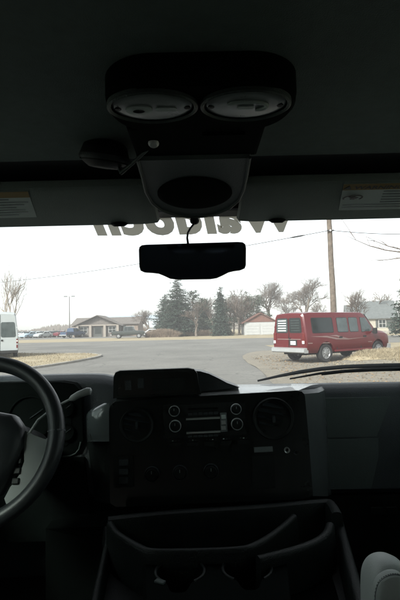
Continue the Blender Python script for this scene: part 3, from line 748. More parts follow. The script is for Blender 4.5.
for i, (px, d, h, r, lb_) in enumerate(((193, 86, 8.0, 3.0, 'open-crowned pine just right of the tallest spruce'), (234, 92, 7.6, 2.7, 'open-crowned pine just right of the narrow dark spruce'),
                                        (247, 95, 8.4, 2.8, 'tall open-crowned pine behind the garage'), (259, 98, 7.8, 2.8, 'lower open-crowned pine behind the garage ridge'), (202, 98, 7.2, 2.6, 'low open-crowned pine between spruces'))):
    pine(at(px, 330, d), h, r, lb_, 30 + i, dens=1.9, low=.2)
for i, (px, d, h, sp, lb_) in enumerate(((271, 108, 13.2, .56, 'wide bare tree rising above the garage'), (304, 104, 13.2, .56, 'wide bare tree rising behind the red van roof'),
                                         (288, 118, 10.8, .56, 'bare tree between the two wide bare ones'), (358, 56, 6.3, .5, 'small bare tree before the cream house'), (239, 88, 10.0, .3, 'slender bare trunk among the pines'),
                                         (227, 96, 8.6, .34, 'slender bare tree behind the narrow dark spruce'), (378, 74, 7.6, .5, 'bare tree behind the cream house roof'), (320, 122, 8.4, .55, 'bare tree behind the utility pole'), (150, 96, 6.0, .5, 'bare tree at the brush edge'),
                                         (213, 86, 7.0, .4, 'bare tree in front of the evergreens'), (196, 80, 6.6, .42, 'brown bare tree before the open pine right of the tallest spruce'), (231, 84, 7.4, .4, 'brown bare tree just right of the narrow dark spruce'),
                                         (245, 86, 7.6, .42, 'brown bare tree at the left side of the garage'), (254, 104, 9.0, .46, 'brown bare tree rising behind the garage door end'), (184, 96, 8.4, .46, 'brown bare tree behind the tallest spruce'), (209, 102, 8.6, .46, 'tall brown bare tree behind the hazy spruce'))):
    bare_tree(at(px, 330, d), h, sp, lb_, 50 + i, depth=7 if h > 10.5 else 6 if h > 8 or 5.9 < h < 6.4 else 5, nforks=(3, 4))
bare_tree(at(5, 330, 38), 7.8, .33, 'pale bare tree rising behind the white van', 77, depth=5, m=m_barkl, nforks=(2, 4), tr=.085)
# overhanging limb at the right, from a street tree standing outside the frame
tt = thing('street_tree', (11.6, 18.0, 0), 'bare limb reaching in from the right above the house', 'tree')
obj('trunk', tubeo([(0, 0, 0), (.05, 0, 2), (-.05, .05, 4), (.1, 0, 6.5)], [.22, .18, .14, .06], 9), m_bark, tt)
rng = random.Random(5)
def limb(pts, r0):
    bm = bmesh.new(); tube(bm, pts, [r0 * (1 - .85 * i / (len(pts) - 1)) for i in range(len(pts))], 5)
    for i in range(1, len(pts) - 1):
        for k in range(1 + i % 2):
            d = (pts[i + 1] - pts[i]).normalized(); e = pts[i] + (d + V((rng.gauss(0, .3), rng.gauss(0, .3), rng.gauss(.1, .35)))) * rng.uniform(.3, .9)
            tube(bm, [pts[i], pts[i].lerp(e, .5) + V((0, 0, .03)), e], [.012, .01, .006], 3, cap=False)
    return bm
for pix in (((520, 262), (440, 256), (400, 252), (385, 250), (370, 246), (356, 240), (345, 235)), ((520, 262), (440, 246), (400, 249), (388, 246), (375, 241), (366, 240)), ((500, 280), (430, 262), (400, 258), (385, 260), (374, 261))):
    ptz = [P(x, y, 18.0) for x, y in pix]; ptz[0] = V((11.6, 18, ptz[0].z - 1)); obj('limb', limb(ptz, .04), m_twig, tt, world=True)
# brush hedge and far woods
def brush(loc, L, Dp, h, n, label, name='brush_hedge', m=None, seed=1):
    rng = random.Random(seed); bm = bmesh.new()
    for i in range(n):
        x, y = rng.uniform(-L / 2, L / 2), rng.uniform(-Dp / 2, Dp / 2); hh = h * rng.uniform(.5, 1) * (1 - .5 * abs(2 * x / L) ** 3)
        e = V((x + rng.gauss(0, .35), y + rng.gauss(0, .35), hh)); b = V((x, y, 0)); tube(bm, [b, b.lerp(e, .6) + V((rng.gauss(0, .08), 0, 0)), e], [.03, .02, .008], 3, cap=False)
        for k in range(2):
            s = b.lerp(e, rng.uniform(.4, .9)); q = s + V((rng.gauss(0, .3), rng.gauss(0, .3), rng.uniform(.1, .4))); tube(bm, [s, q], [.014, .006], 3, cap=False)
    o = obj(name, bm, m or m_brush, None, loc=loc); return o
tag(brush(at(162, 330, 80), 5.5, 2, 1.5, 1500, ''), 'brown leafless brush in front of the tallest spruce', 'brush', kind='stuff')
tag(brush(at(205, 330, 84), 10, 2, 1.1, 1300, '', seed=2), 'low brown brush under the evergreens', 'brush', kind='stuff')
tag(brush(at(140, 330, 120), 9, 3, 2.4, 900, '', seed=4), 'brown brush at the end of the warehouse', 'brush', kind='stuff')
m_far = mat('far_woods', (.12, .10, .085), .95, var=.3, vscale=.3)
rng = random.Random(9); bm = bmesh.new()
for i in range(5200):
    a = rng.uniform(-.62, .62); d = rng.uniform(240, 300); x, y = d * math.sin(a), d * math.cos(a); hh = (4.2 + 1.3 * math.sin(a * 21) + .8 * math.sin(a * 57)) * rng.uniform(.6, 1.05)
    wd = rng.uniform(.25, .7); t = rng.uniform(-1, 1)
    bm.faces.new([bm.verts.new(q) for q in ((x - wd * .3, y, 0), (x + wd * .3, y + .2, 0), (x + wd + t * .4, y, hh * .7), (x + t * .6, y, hh), (x - wd + t * .4, y + .2, hh * .6))])
tag(obj('treeline', bm, m_far), 'hazy brown line of far-off woods on the horizon', 'woods', kind='stuff')


# ================================================================== THE VAN WE SIT IN: shell
def ws_pt(x, t, off=0.):
    """point on the raked, curved windshield: t = 0 at the base, 1 at the top; off > 0 is outside"""
    d = 2.05 - .65 * t - .1 * (x / .85) ** 2; z = 1.33 + .60 * t
    return V((x, d, z)) + V((0, .678, .735)) * off
def W(px, py, off=0.):
    lo, hi = 1.0, 2.6
    for _ in range(40):
        d = (lo + hi) / 2; p = P(px, py, d); t = (2.05 - .1 * (p.x / .85) ** 2 - d) / .65
        if p.z > 1.33 + .6 * t: hi = d
        else: lo = d
    return P(px, py, lo) + V((0, .678, .735)) * off
tag(obj('ceiling', bxo((0, -.76, 2.01), (1.8, 3.48, .1)), m_head, bevel=.008), 'dark grey fabric headliner overhead', kind='structure')
tag(obj('ceiling_recess', bxo((0, 1.19, 2.06), (1.8, .46, .06)), m_black), 'dark roof recess above the sun visors', kind='structure')
tag(obj('header_rail', bxo((0, 1.36, 1.982), (1.7, .1, .1)), m_black, bevel=.015), 'dark rail across the top of the windshield', kind='structure')
tag(obj('floor', bxo((0, -.2, .62), (1.8, 4.5, .06)), m_carpet), 'dark carpeted van floor', kind='structure')
tag(obj('wall_back', bxo((0, -2.47, 1.35), (1.8, .06, 1.4)), m_grey), 'dark rear end of the van interior', kind='structure')
for s, nm in ((-1, 'left'), (1, 'right')):
    bm = bmesh.new()
    box(bm, (s * .92, .2, 1.0), (.06, 3.8, .7)); box(bm, (s * .922, -1.1, 1.68), (.06, 2.64, .7)); box(bm, (s * .924, .9, 2.0), (.06, 1.4, .14))
    tag(obj('wall_' + nm, bm, m_grey), '%s side wall and door trim of the van interior' % nm, kind='structure')
    tag(obj('front_pillar', tubeo([(s * .90, 2.02, 1.25), (s * .87, 1.92, 1.36), (s * .79, 1.36, 1.92), (s * .8, 1.2, 2.02)], [.05, .05, .045, .05], 10), m_grey, smooth=True), '%s windshield pillar of the van' % nm, kind='structure')
    tag(obj('side_window_glass', bxo((s * .92, .95, 1.64), (.006, 1.5, .62)), m_sideg), '%s front door window glass of the van' % nm, kind='structure')
bm = bmesh.new()
loft(bm, [[(x, 1.98 - .1 * (x / .85) ** 2, 1.30), (x, 2.25 - .12 * x * x, 1.27), (x, 2.8 - .2 * x * x, 1.16 - .05 * x * x), (x, 3.0 - .2 * x * x, .95), (x, 2.9, .6), (x, 2.1, .6)] for x in (-.95, -.7, -.35, 0, .35, .7, .95)])
tag(obj('bonnet', bm, m_white, smooth=True), 'short front hood of the van below the windshield', kind='structure')

# ---- windshield with the mirrored lettering
wsr = thing('windshield', (0, 2.05, 1.33), 'wide raked windshield with a mirrored name across its top edge', 'windshield')
bm = bmesh.new(); nx, ny = 16, 4
g = [[bm.verts.new(ws_pt(-1 * (.87 - .1 * j / ny) + 2 * (.87 - .1 * j / ny) * i / nx, 1.06 * j / ny)) for i in range(nx + 1)] for j in range(ny + 1)]
for j in range(ny):
    for i in range(nx): bm.faces.new((g[j][i], g[j][i + 1], g[j + 1][i + 1], g[j + 1][i]))
obj('glass', bm, m_ws, wsr, smooth=True, world=True)
me = text_mesh('Waldoch', .155, shear=.18, offset=.0085, space=1.13)
xs = [v.co.x for v in me.vertices]; x0, x1 = min(xs), max(xs)
XL, XR = P(95, 233, 1.44).x, P(292, 230, 1.44).x; k = (XR - XL) / (x1 - x0); TB = .938
for v in me.vertices:
    v.co = ws_pt(XR - (v.co.x - x0) * k, TB - .0 + v.co.y * 1.0 / .885, .004) - V((0, 2.05, 1.33))
link_mesh('lettering', me, m_decal, wsr)
bm = bmesh.new(); rings = []
for i in range(25):
    x = -.85 + 1.7 * i / 24; rings.append([ws_pt(x, t_, o_) for t_, o_ in ((-.03, .012), (.012, .012), (.012, .002), (-.03, .002))])
loft(bm, rings); obj('lower_seal', bm, m_black, wsr, world=True)

# ---- wiper lying at the base of the glass
wp = thing('wiper', W(330, 372, .03), 'black windshield wiper lying along the base of the glass at the right', 'wiper')
def wtube(pix, r, off, n=8):
    return tubeo([W(x, y, off) for x, y in pix], r, n)
obj('wiper_arm', wtube(((258, 383.5), (280, 378.6), (300, 374.8), (322, 371.6), (345, 369.6), (370, 368.6), (400, 367.8), (440, 367.6)), [.004, .006, .008, .0085, .0085, .0085, .008, .008], .014), m_black, wp, world=True, smooth=True)
obj('wiper_arm', wtube(((322, 376.5), (345, 373.2), (372, 371.6), (400, 371.0), (440, 371.0)), [.004, .007, .008, .008, .008], .010), m_black, wp, world=True, smooth=True)
obj('blade', wtube(((290, 380), (320, 374.6), (345, 371.8), (400, 369.8), (440, 369.6)), [.003, .005, .005, .005, .005], .006), m_black, wp, world=True, smooth=True)

# ---- dashboard
da = thing('dashboard', (0, 1.66, .72), 'black dashboard with centre stack of radio, vents and knobs', 'dashboard')
def lift(x): return .055 / (1 + math.exp((x + .27) * 30))
bm = bmesh.new(); rings = []
for i in range(41):
    x = -.87 + 1.74 * i / 40; l = lift(x); cu = .1 * (x / .85) ** 2
    rings.append([(x, d - (cu if d > 1.9 else cu * .35), z) for d, z in ((2.03, 1.2), (2.03, 1.325), (1.97, 1.338 + l * .3), (1.80, 1.372 + l * .9), (1.715, 1.388 + l), (1.685, 1.386 + l), (1.66, 1.374 + l), (1.648, 1.355 + l), (1.62, 1.15), (1.605, 1.05), (1.615, 1.035), (1.66, 1.02), (1.69, .75), (1.95, .75))])
loft(bm, rings); obj('dash_body', bm, m_dash, da, smooth=True, world=True)
# passenger side panel, its seam and the glove box below
def face_q(x0, x1, z0, z1, d0, d1, th=.012):
    return prismo([(x0, d0, z0), (x1, d0, z0), (x1, d1, z1), (x0, d1, z1)], (0, th, 0))
obj('airbag_panel', face_q(.41, .80, 1.215, 1.345, 1.612, 1.626, .03), m_grey, da, world=True, bevel=.006)
obj('airbag_panel', face_q(.41, .80, 1.05, 1.21, 1.590, 1.611, .03), m_grey, da, world=True, bevel=.006)
gb = obj('glove_box', face_q(.42, .80, .78, 1.02, 1.655, 1.615, .04), m_black, da, world=True, bevel=.01)
obj('latch', bxo((.6, 1.61, .97), (.09, .015, .03)), m_blackg, gb, world=True, bevel=.004)
obj('lower_trim', tubeo([(.38, 1.618, 1.035), (.6, 1.607, 1.037), (.82, 1.59, 1.037)], .006, 8), m_grey, da, world=True)
# centre stack
def S(px, py, off=0.): return P(px, py, 1.45 - (py - 395) / 105 * .06 - off)
def sprism(pix, off, depth): return prismo([S(x, y, off) for x, y in pix], (0, depth, 0))
stack = [(109, 411), (110.5, 405), (115, 401.5), (296, 390.5), (302, 391.5), (305, 396), (309, 440), (313, 494), (308, 499), (116, 507), (110, 503)]
obj('center_panel', sprism(stack, 0, .18), m_blackg, da, world=True, bevel=.005, seg=3, smooth=True)
# flared cheeks
ck = bmesh.new()
fr_ = [S(x, y, -.004) for x, y in ((299, 390.2), (304.5, 394), (309, 440), (313, 496))]; bk_ = [P(x, y, 1.625) for x, y in ((322, 386.5), (325, 390), (329, 440), (332, 494))]
md_ = [a.lerp(b, .45) + V((.012, -.012, .0)) for a, b in zip(fr_, bk_)]
loft(ck, [fr_, md_, bk_], cap=False, closed=False); bmesh.ops.solidify(ck, geom=ck.faces[:], thickness=.012)
obj('side_trim', ck, m_cheek, da, world=True, smooth=True)
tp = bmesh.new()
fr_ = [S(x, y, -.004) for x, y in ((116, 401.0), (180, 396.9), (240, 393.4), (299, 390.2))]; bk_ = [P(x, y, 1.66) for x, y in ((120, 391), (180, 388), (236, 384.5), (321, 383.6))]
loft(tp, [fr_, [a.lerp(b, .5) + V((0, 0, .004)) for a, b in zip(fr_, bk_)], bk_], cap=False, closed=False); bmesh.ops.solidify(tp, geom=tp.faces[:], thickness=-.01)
obj('stack_top', tp, m_sheen, da, world=True, smooth=True)
ck = bmesh.new(); rings = []
for j in range(15):
    v = j / 14; y = 403.5 + 38 * v; w_ = 22 * (1 - (1 - min(1, v * 3.2)) ** 2 * .75) ; bul = .03 * math.sin(math.pi * min(1, .12 + v * .95)) ** .6
    row = []
    for i in range(9):
        u = i / 8; d = 1.446 - (y - 395) / 105 * .06 + .13 * u ** 1.6
        row.append(P(109 - w_ * math.sin(u * math.pi / 2) ** .8, y + 2 * u * (1 - v), d) + V((-.2 * bul * math.sin(math.pi * u), -bul * .5 * math.sin(math.pi * u), bul * .3 * math.sin(math.pi * u) * (1 - v))))
    rings.append(row)
loft(ck, rings, cap=False, closed=False)
ck_o = obj('side_trim', ck, m_gloss, da, world=True, smooth=True)
obj('stack_side', prismo([S(110, 438, -.01), S(111, 504, -.01), P(95, 500, 1.6), P(87, 440, 1.6)], (.012, .004, 0)), m_black, da, world=True)
# binnacle pod on top
pod = [(113, 398.5), (113.5, 377), (115.5, 372.6), (120, 370.8), (188, 368.2), (194, 369.4), (197, 373), (201, 394)]
bm = bmesh.new(); loft(bm, [[P(x, y, 1.43) for x, y in pod], [P(x, y, 1.46) + V((0, 0, .002)) for x, y in pod], [P(x, y, 1.46) + V((0, .27, -.045)) for x, y in pod]])
pd = obj('top_pod', bm, m_black, da, world=True, bevel=.003, smooth=True)
ins = [(118, 396), (118.5, 378), (122, 374.6), (188, 372.2), (192, 375), (195, 392)]
obj('pod_face', prismo([P(x, y, 1.4285) for x, y in ins], (0, .01, 0)), m_blackg, pd, world=True)
for x, y in ((128, 385), (140.5, 383.2)):
    obj('rocker_switch', prismo([P(x + a, y + b, 1.424) for a, b in ((-3, -4.5), (3, -4.7), (3.2, 5), (-2.8, 5.2))], (0, .012, 0)), m_dash, pd, world=True, bevel=.0015)
obj('pod_display', prismo([P(x, y, 1.426) for x, y in ((152, 378.5), (186, 377.2), (187.5, 390), (152.5, 391.4))], (0, .006, 0)), m_black, pd, world=True)
hp = [(186, 369.0), (200, 370.0), (209, 372.5), (218, 376.8), (227, 381.6), (240, 386.2), (186, 392)]
bm = bmesh.new(); loft(bm, [[P(x, y, 1.50) + V((0, 0, -.004)) for x, y in hp], [P(x, y, 1.50) + V((0, .24, -.02)) for x, y in hp]])
obj('pod_shoulder', bm, m_dash, da, world=True, bevel=.004, smooth=True)
# round air vents
YN = V((0, -1, .08)).normalized()
def vent(px, py, r):
    c = S(px, py, .002)
    v_ = obj('air_vent', latheo([(r * .98, -.02), (r, .004), (r * .95, .008), (r * .84, .004), (r * .82, -.025), (0, -.028)], 36, YN, c), m_black, da, world=True, smooth=True)
    for k in range(-2, 3):
        hw = math.sqrt(max(.01, .62 - (k * .3) ** 2)) * r
        obj('vent_blade', bxo(c + V((0, .004, k * .3 * r)), (hw * 2, .016, .003), MX.Rotation(.5, 3, 'X') @ MX.Rotation(.25, 3, 'Y')), m_dash, v_, world=True)
    obj('vent_tab', bxo(c + V((0, -.006, 0)), (.008, .014, .02)), m_dash, v_, world=True, bevel=.002)
vent(137, 425, .052); vent(273.5, 418.5, .063)
# radio
ra = obj('radio', sprism(((163, 405), (245, 402), (246.5, 435), (164, 439)), .004, .03), m_black, da, world=True, bevel=.003)
def ring_knob(px, py, r, parent, name='tuning_knob', m=m_black):
    c = S(px, py, .006)
    kb = obj(name, latheo([(r * .8, -.004), (r * .8, .012), (r * .68, .016), (0, .016)], 24, YN, c), m, parent, world=True, smooth=True)
    obj('chrome_ring', latheo([(r * .84, -.002), (r, -.002), (r, .004), (r * .93, .006), (r * .84, .004)], 32, YN, c), m_ring if name == 'tuning_knob' else m_dash, kb, world=True, smooth=True)
    obj('pointer_mark', bxo(c + V((0, -.017, r * .4)), (.0015, .001, r * .4)), m_label, kb, world=True)
for px, py, r in ((174.3, 411, .0165), (175.2, 426, .018), (236, 409, .0165), (237, 424, .018)): ring_knob(px, py, r, ra)
m_disp = mat('lcd_dark', (.012, .016, .016), .15, var=.1)
dsp = obj('display', sprism(((187, 420.8), (219.5, 419.2), (220, 430.2), (187.3, 431.6)), .008, .01), m_disp, ra, world=True)
for a, b in (((186, 419.4), (220, 417.8)), ((186.4, 433.2), (220.5, 431.6))):
    obj('button_strip', prismo([S(a[0], a[1] - .9, .011), S(b[0], b[1] - .9, .011), S(b[0], b[1] + .9, .011), S(a[0], a[1] + .9, .011)], (0, .01, 0)), m_silver, ra, world=True)
obj('button_column', sprism(((220, 413), (226.5, 412.7), (227.5, 431.5), (220.8, 432)), .011, .012), m_cheek, ra, world=True)
for k in range(3): obj('preset_button', sprism(((221.2, 415 + k * 5.6), (225.6, 414.8 + k * 5.6), (226, 418.6 + k * 5.6), (221.6, 418.9 + k * 5.6)), .013, .006), m_silver if k else m_label, ra, world=True)
for k in range(6):
    x = 188 + k * 5.2; obj('preset_button', sprism(((x, 435.6 - k * .25), (x + 4.2, 435.4 - k * .25), (x + 4.2, 437.6 - k * .25), (x, 437.8 - k * .25)), .010, .008), m_dash, ra, world=True)
    obj('preset_button', sprism(((x, 413.2 - k * .25), (x + 4.2, 413.0 - k * .25), (x + 4.2, 415.4 - k * .25), (x, 415.6 - k * .25)), .010, .008), m_dash, ra, world=True)
obj('disc_slot', sprism(((188, 408.6), (218, 407.4), (218, 408.8), (188, 410.0)), .0055, .004), m_matte, ra, world=True)
# button rows, climate knobs, socket, switches
for i in range(5):
    x = 170 + i * 17; obj('button', sprism(((x, 443 - i * .7), (x + 11, 442.5 - i * .7), (x + 11, 447 - i * .7), (x, 447.5 - i * .7)), .006, .01), m_black, da, world=True, bevel=.001)
    for j in range(3): obj('button_mark', sprism(((x + 2 + j * 3, 440.5 - i * .7), (x + 3.4 + j * 3, 440.4 - i * .7), (x + 3.4 + j * 3, 441.3 - i * .7), (x + 2 + j * 3, 441.4 - i * .7)), .0015, .004), m_label if j == i % 3 else m_dash, da, world=True)
for px, py, r in ((152, 474, .022), (180, 472.6, .022), (211, 471.2, .022)): ring_knob(px, py, r, da, 'climate_knob')
obj('silver_strip', sprism(((254, 447.6), (272.5, 446.6), (273, 451.6), (254.3, 452.6)), .005, .008), m_cheek, da, world=True, bevel=.001)
obj('storage_slot', sprism(((252, 456), (274, 455), (275.5, 488), (252.6, 489.5)), .002, .006), m_black, da, world=True)
for px, py, r in ((287, 450, .0085), (296, 452.5, .0065)):
    c = S(px, py, .004); obj('power_socket', latheo([(r * .6, -.01), (r * .65, .004), (r, .005), (r, -.002)], 20, YN, c), m_silver if px < 290 else m_dash, da, world=True, smooth=True)
sw = obj('switch_panel', sprism(((113, 457), (133, 456), (134, 487), (113.6, 488)), .005, .012), m_black, da, world=True, bevel=.002)
for j in range(3): obj('toggle', sprism(((119, 460 + j * 9), (128, 459.6 + j * 9), (128, 465.5 + j * 9), (119, 466 + j * 9)), .01, .01), m_dash, sw, world=True, bevel=.0015)
obj('lower_dash', prismo([(-.5, 1.50, .74), (.42, 1.50, .74), (.42, 1.47, 1.0), (-.30, 1.46, 1.0), (-.5, 1.5, .98)], (0, .12, 0)), m_matte, da, world=True, bevel=.01)
# instrument cluster behind the wheel
cl = [(-70, 396), (-62, 386), (-40, 383.5), (60, 382), (74, 384), (81, 391), (83, 440), (78, 452), (66, 456), (-60, 460), (-70, 455)]
ic = obj('instrument_cluster', prismo([P(x, y, 1.60) for x, y in cl], (0, .06, 0)), m_matte, da, world=True, bevel=.006, seg=3, smooth=True)
obj('cluster_face', prismo([P(x, y, 1.597) for x, y in ((-60, 400), (-50, 391), (58, 388.5), (70, 393), (72, 440), (66, 446), (-52, 450), (-60, 446))], (0, .006, 0)), m_matte, ic, world=True)
for px, py, r in ((-30, 420, .075), (30, 418, .075), (66, 408, .028), (66, 432, .028)):
    c = P(px, py, 1.593)
    obj('gauge', latheo([(r, 0), (r, .006), (r * .93, .007), (r * .93, .001), (0, .001)], 32, YN, c), m_matte, ic, world=True, smooth=True)
    obj('gauge_needle', bxo(c + V((r * .3, -.004, r * .2)), (r * .7, .002, .002), MX.Rotation(-.6, 3, 'Y')), m_dash, ic, world=True)
obj('knee_panel', prismo([P(-90, 462, 1.6), P(84, 458, 1.6), P(92, 540, 1.56), P(-90, 545, 1.56)], (0, .05, 0)), m_matte, da, world=True, bevel=.006)
obj('cluster_highlight', tubeo([P(x, y, 1.592) for x, y in ((63, 456.5), (70, 456), (75.5, 453.5), (79, 449), (80.5, 442))], .0025, 8), m_grey, da, world=True, smooth=True)  # thin grey tube drawn as the highlight on the bezel corner

# ---- steering column with shift lever, and the wheel itself
hub = P(-23, 440, 1.12)
TW = rad(22)
col = thing('steering_column', hub + V((0, .25, -.12)), 'dark steering column with a slim shift lever reaching towards the centre stack', 'steering column')
ax = V((0, math.cos(TW), -math.sin(TW)))
obj('shroud', latheo([(.03, .03), (.062, .05), (.075, .16), (.08, .33), (.06, .5), (0, .5)], 20, ax, hub), m_black, col, world=True, smooth=True)
m_grip = mat('grip_plastic', (.32, .34, .335), .4, var=.1)
lv = obj('shift_lever', tubeo([hub + ax * .16 + V((.04, 0, .03)), P(27, 437, 1.27), P(38, 420, 1.28), P(52, 409, 1.28), P(64, 402.5, 1.27), P(76, 396.6, 1.26)], [.007, .0045, .0035, .0032, .0034, .004], 10), m_spoke, col, world=True, smooth=True)
bm = bmesh.new(); tube(bm, [P(70, 399.5, 1.262), P(72.5, 398.2, 1.26), P(79, 394.5, 1.258), P(87, 391.5, 1.255), P(90.5, 391.2, 1.255), P(91.5, 391.4, 1.255)], [.005, .0085, .0095, .0105, .009, .004], 14)
obj('grip', bm, m_grip, lv, world=True, smooth=True)
obj('turn_stalk', tubeo([hub + ax * .14 + V((-.05, 0, .03)), hub + ax * .14 + V((-.2, -.02, .06))], [.008, .011], 10), m_black, col, world=True, smooth=True)
sw_ = thing('steering_wheel', hub, 'black leather steering wheel with grey spokes at the left edge', 'steering wheel')
sw_.rotation_euler = (rad(90) - TW, 0, 0)
RW = .187
bm = bmesh.new(); n1, n2 = 72, 14; rr = []
for i in range(n1):
    a = 2 * math.pi * i / n1; c, s = math.cos(a), math.sin(a); th = .0185 + .0015 * math.cos(a * 2) ** 2
    rr.append([bm.verts.new(((RW + th * math.cos(b)) * c, (RW + th * math.cos(b)) * s, th * 1.05 * math.sin(b))) for b in [2 * math.pi * k / n2 for k in range(n2)]])
for i in range(n1):
    for k in range(n2): bm.faces.new((rr[i][k], rr[(i + 1) % n1][k], rr[(i + 1) % n1][(k + 1) % n2], rr[i][(k + 1) % n2]))
obj('rim', bm, m_leather, sw_, smooth=True)
pxm = 1.12 / FPX
def wl(px, py): return V(((px + 23) * pxm, -(py - 440) * pxm / math.cos(TW), 0))
for s in (1, -1):
    out = [V((.184 * math.cos(a), .184 * math.sin(a), 0)) for a in [rad(4 - 80 * k / 12) for k in range(13)]]
    inn = [wl(x, y) for x, y in ((-2, 516), (9, 506), (17, 497), (13, 490), (17, 481), (24, 471), (27, 460), (25, 449), (20, 442), (12, 436), (20, 431), (33, 437), (45, 441))]
    bm = bmesh.new(); pp = [V((s * q.x, q.y, .004)) for q in out + inn]
    prism(bm, pp, (0, 0, -.022)); obj('spoke', bm, m_spoke, sw_, bevel=.004, seg=3, smooth=True)
    obj('rim_seam', latheo([(.0196, -.0015), (.0206, -.0015), (.0206, .0015), (.0196, .0015)], 20, V((-math.sin(rad(5)), s * math.cos(rad(5)), 0)), V((s * RW * math.cos(rad(5)), RW * math.sin(rad(5)), 0))), m_stitch, sw_)
    obj('rim_seam', latheo([(.0196, -.0015), (.0206, -.0015), (.0206, .0015), (.0196, .0015)], 20, V((math.sin(rad(74)), s * math.cos(rad(74)), 0)), V((s * RW * math.cos(rad(-74)), RW * math.sin(rad(-74)), 0))), m_stitch, sw_)
    for k in range(4): obj('control_button', bxo((s * .107, -.028 - k * .022, .001), (.017, .015, .014)), m_blackg, sw_, bevel=.003)
bm = bmesh.new()
pr = [(x, y) for x, y in ((-.085, .055), (-.04, .064), (.04, .064), (.085, .055), (.112, .022), (.115, -.02), (.1, -.07), (.075, -.12), (.03, -.135), (-.03, -.135), (-.075, -.12), (-.1, -.07), (-.115, -.02), (-.112, .022))]
loft(bm, [[(x * f, y * f - .015 * (1 - f), z) for x, y in pr] for f, z in ((.92, -.03), (1, -.02), (1, .008), (.95, .022), (.8, .034), (.4, .042))])
hp_ = obj('airbag_pad', bm, m_leather, sw_, smooth=True)
obj('pad_badge', latheo([(.026, 0), (.026, .004), (.02, .006), (0, .006)], 28, V((0, 0, 1)), V((0, -.012, .041)), 1.3, .8), m_dash, hp_, smooth=True)

# ---- engine cover console between the seats
ec = thing('engine_cover', (.06, 1.0, .65), 'dark engine cover console with two round cup holders', 'console')
TZ = 1.10
def T(px, py, z=TZ):
    r = ray(px, py); return V((0, 0, CAMZ)) + r * ((z - CAMZ) / r.z)
ZB = 1.015
outl = [T(118, 530, ZB), T(180, 526, ZB), T(260, 522, ZB), T(325, 517, ZB), T(336, 522, ZB), T(350, 562, ZB), T(364, 606, ZB), V((.29, .60, ZB)), V((-.2, .60, ZB)), T(92, 606, ZB), T(104, 562, ZB)]
def catmull(pts, n=6):
    out = []
    for i in range(len(pts) - 1):
        p0, p1, p2, p3 = pts[max(0, i - 1)], pts[i], pts[i + 1], pts[min(len(pts) - 1, i + 2)]
        for k in range(n):
            t = k / n; out.append(.5 * ((2 * p1) + (p2 - p0) * t + (2 * p0 - 5 * p1 + 4 * p2 - p3) * t * t + (3 * p1 - p0 - 3 * p2 + p3) * t ** 3))
    return out + [pts[-1]]
ctr = V((.06, 1.0, 0))
def about(p, f, z): return V((ctr.x + (p.x - ctr.x) * f, ctr.y + (p.y - ctr.y) * f, z))
bm = bmesh.new(); loft(bm, [[about(p, f, z) for p in outl] for f, z in ((.97, ZB), (1.0, ZB - .012), (1.02, ZB - .03), (1.1, .64))])
obj('cover_body', bm, m_console, ec, world=True, smooth=True)
# raised block that carries the two cup holders
CT = 1.085; cup = [T(180, 571, CT), T(247, 568.5, CT)]; CR = .05
edge = catmull([T(x, y, CT) for x, y in ((147, 606), (146, 575), (147, 558), (152, 553), (200, 551.5), (240, 549.5), (270, 548), (284, 552), (287, 570), (290, 606))], 4)
outl2 = edge + [V((edge[-1].x - .02, .62, CT)), V((edge[0].x + .03, .62, CT))]
bm = bmesh.new(); edges = []
def loop(pts):
    vs = [bm.verts.new(p) for p in pts]; es = [bm.edges.new((vs[i], vs[(i + 1) % len(vs)])) for i in range(len(vs))]; return vs, es
ov, oe = loop(outl2); edges += oe; cv = []
for c in cup:
    pts = []
    for k in range(64):
        a = 2 * math.pi * k / 64; q = c + V((math.cos(a) * CR, math.sin(a) * CR, 0))
        if math.sin(a) < 0: q.y -= .032 * max(0, 1 - (abs(math.cos(a)) / .5) ** 4)
        pts.append(q)
    vs, es = loop(pts); edges += es; cv.append((vs, c))
bmesh.ops.triangle_fill(bm, use_beauty=True, use_dissolve=False, edges=edges)
def skirt(vs, dz, f=1., c=None):
    lo = [bm.verts.new(V(((v.co.x - c.x) * f + c.x, (v.co.y - c.y) * f + c.y, v.co.z + dz))) for v in vs]; n = len(vs)
    for i in range(n): bm.faces.new((vs[i], vs[(i + 1) % n], lo[(i + 1) % n], lo[i]))
    return lo
for vs, c in cv: bm.faces.new(skirt(skirt(vs, -.004, .96, c), -.056, .9, c))
bc = V((.04, .9, 0)); skirt(skirt(ov, -.01, 1.025, bc), -.075, 1.03, bc)
obj('cup_block', bm, m_matte, ec, world=True, smooth=True)
for c in cup:
    bm = bmesh.new(); tube(bm, [c + V((math.cos(a) * (CR + .002), math.sin(a) * (CR + .002), .0005)) for a in [rad(-55 + 290 * k / 36) for k in range(37)]], .003, 8); obj('cup_rim', bm, m_console, ec, world=True, smooth=True)
    obj('cup_liner', latheo([(CR * .82, -.05), (CR * .78, -.056), (0, -.056)], 32, V((0, 0, 1)), c), m_matte, ec, world=True)
def ridge(pix, r, z, name, m=m_console, hgt=.03):
    bm = bmesh.new(); pts = catmull([T(x, y, z) for x, y in pix], 5); rings = []
    prof = [(-1.35, -hgt), (-1.1, -hgt * .4), (-1, -.010), (-.85, -.004), (-.5, -.001), (0, 0), (.5, -.001), (.85, -.004), (1, -.010), (1.1, -hgt * .4), (1.35, -hgt)]
    for i, p in enumerate(pts):
        t = (pts[min(i + 1, len(pts) - 1)] - pts[max(0, i - 1)]).normalized(); n_ = V((t.y, -t.x, 0))
        rings.append([p + n_ * r * a + V((0, 0, b)) for a, b in prof])
    loft(bm, rings); return obj(name, bm, m, ec, world=True, smooth=True)
ridge(((110, 521), (116, 530), (128, 538), (141, 545), (150, 548.2), (170, 548.8), (205, 548.2), (238, 546.6), (252, 543.5), (268, 535), (283, 524), (294, 514)), .009, 1.115, 'tray_wall', hgt=.10)
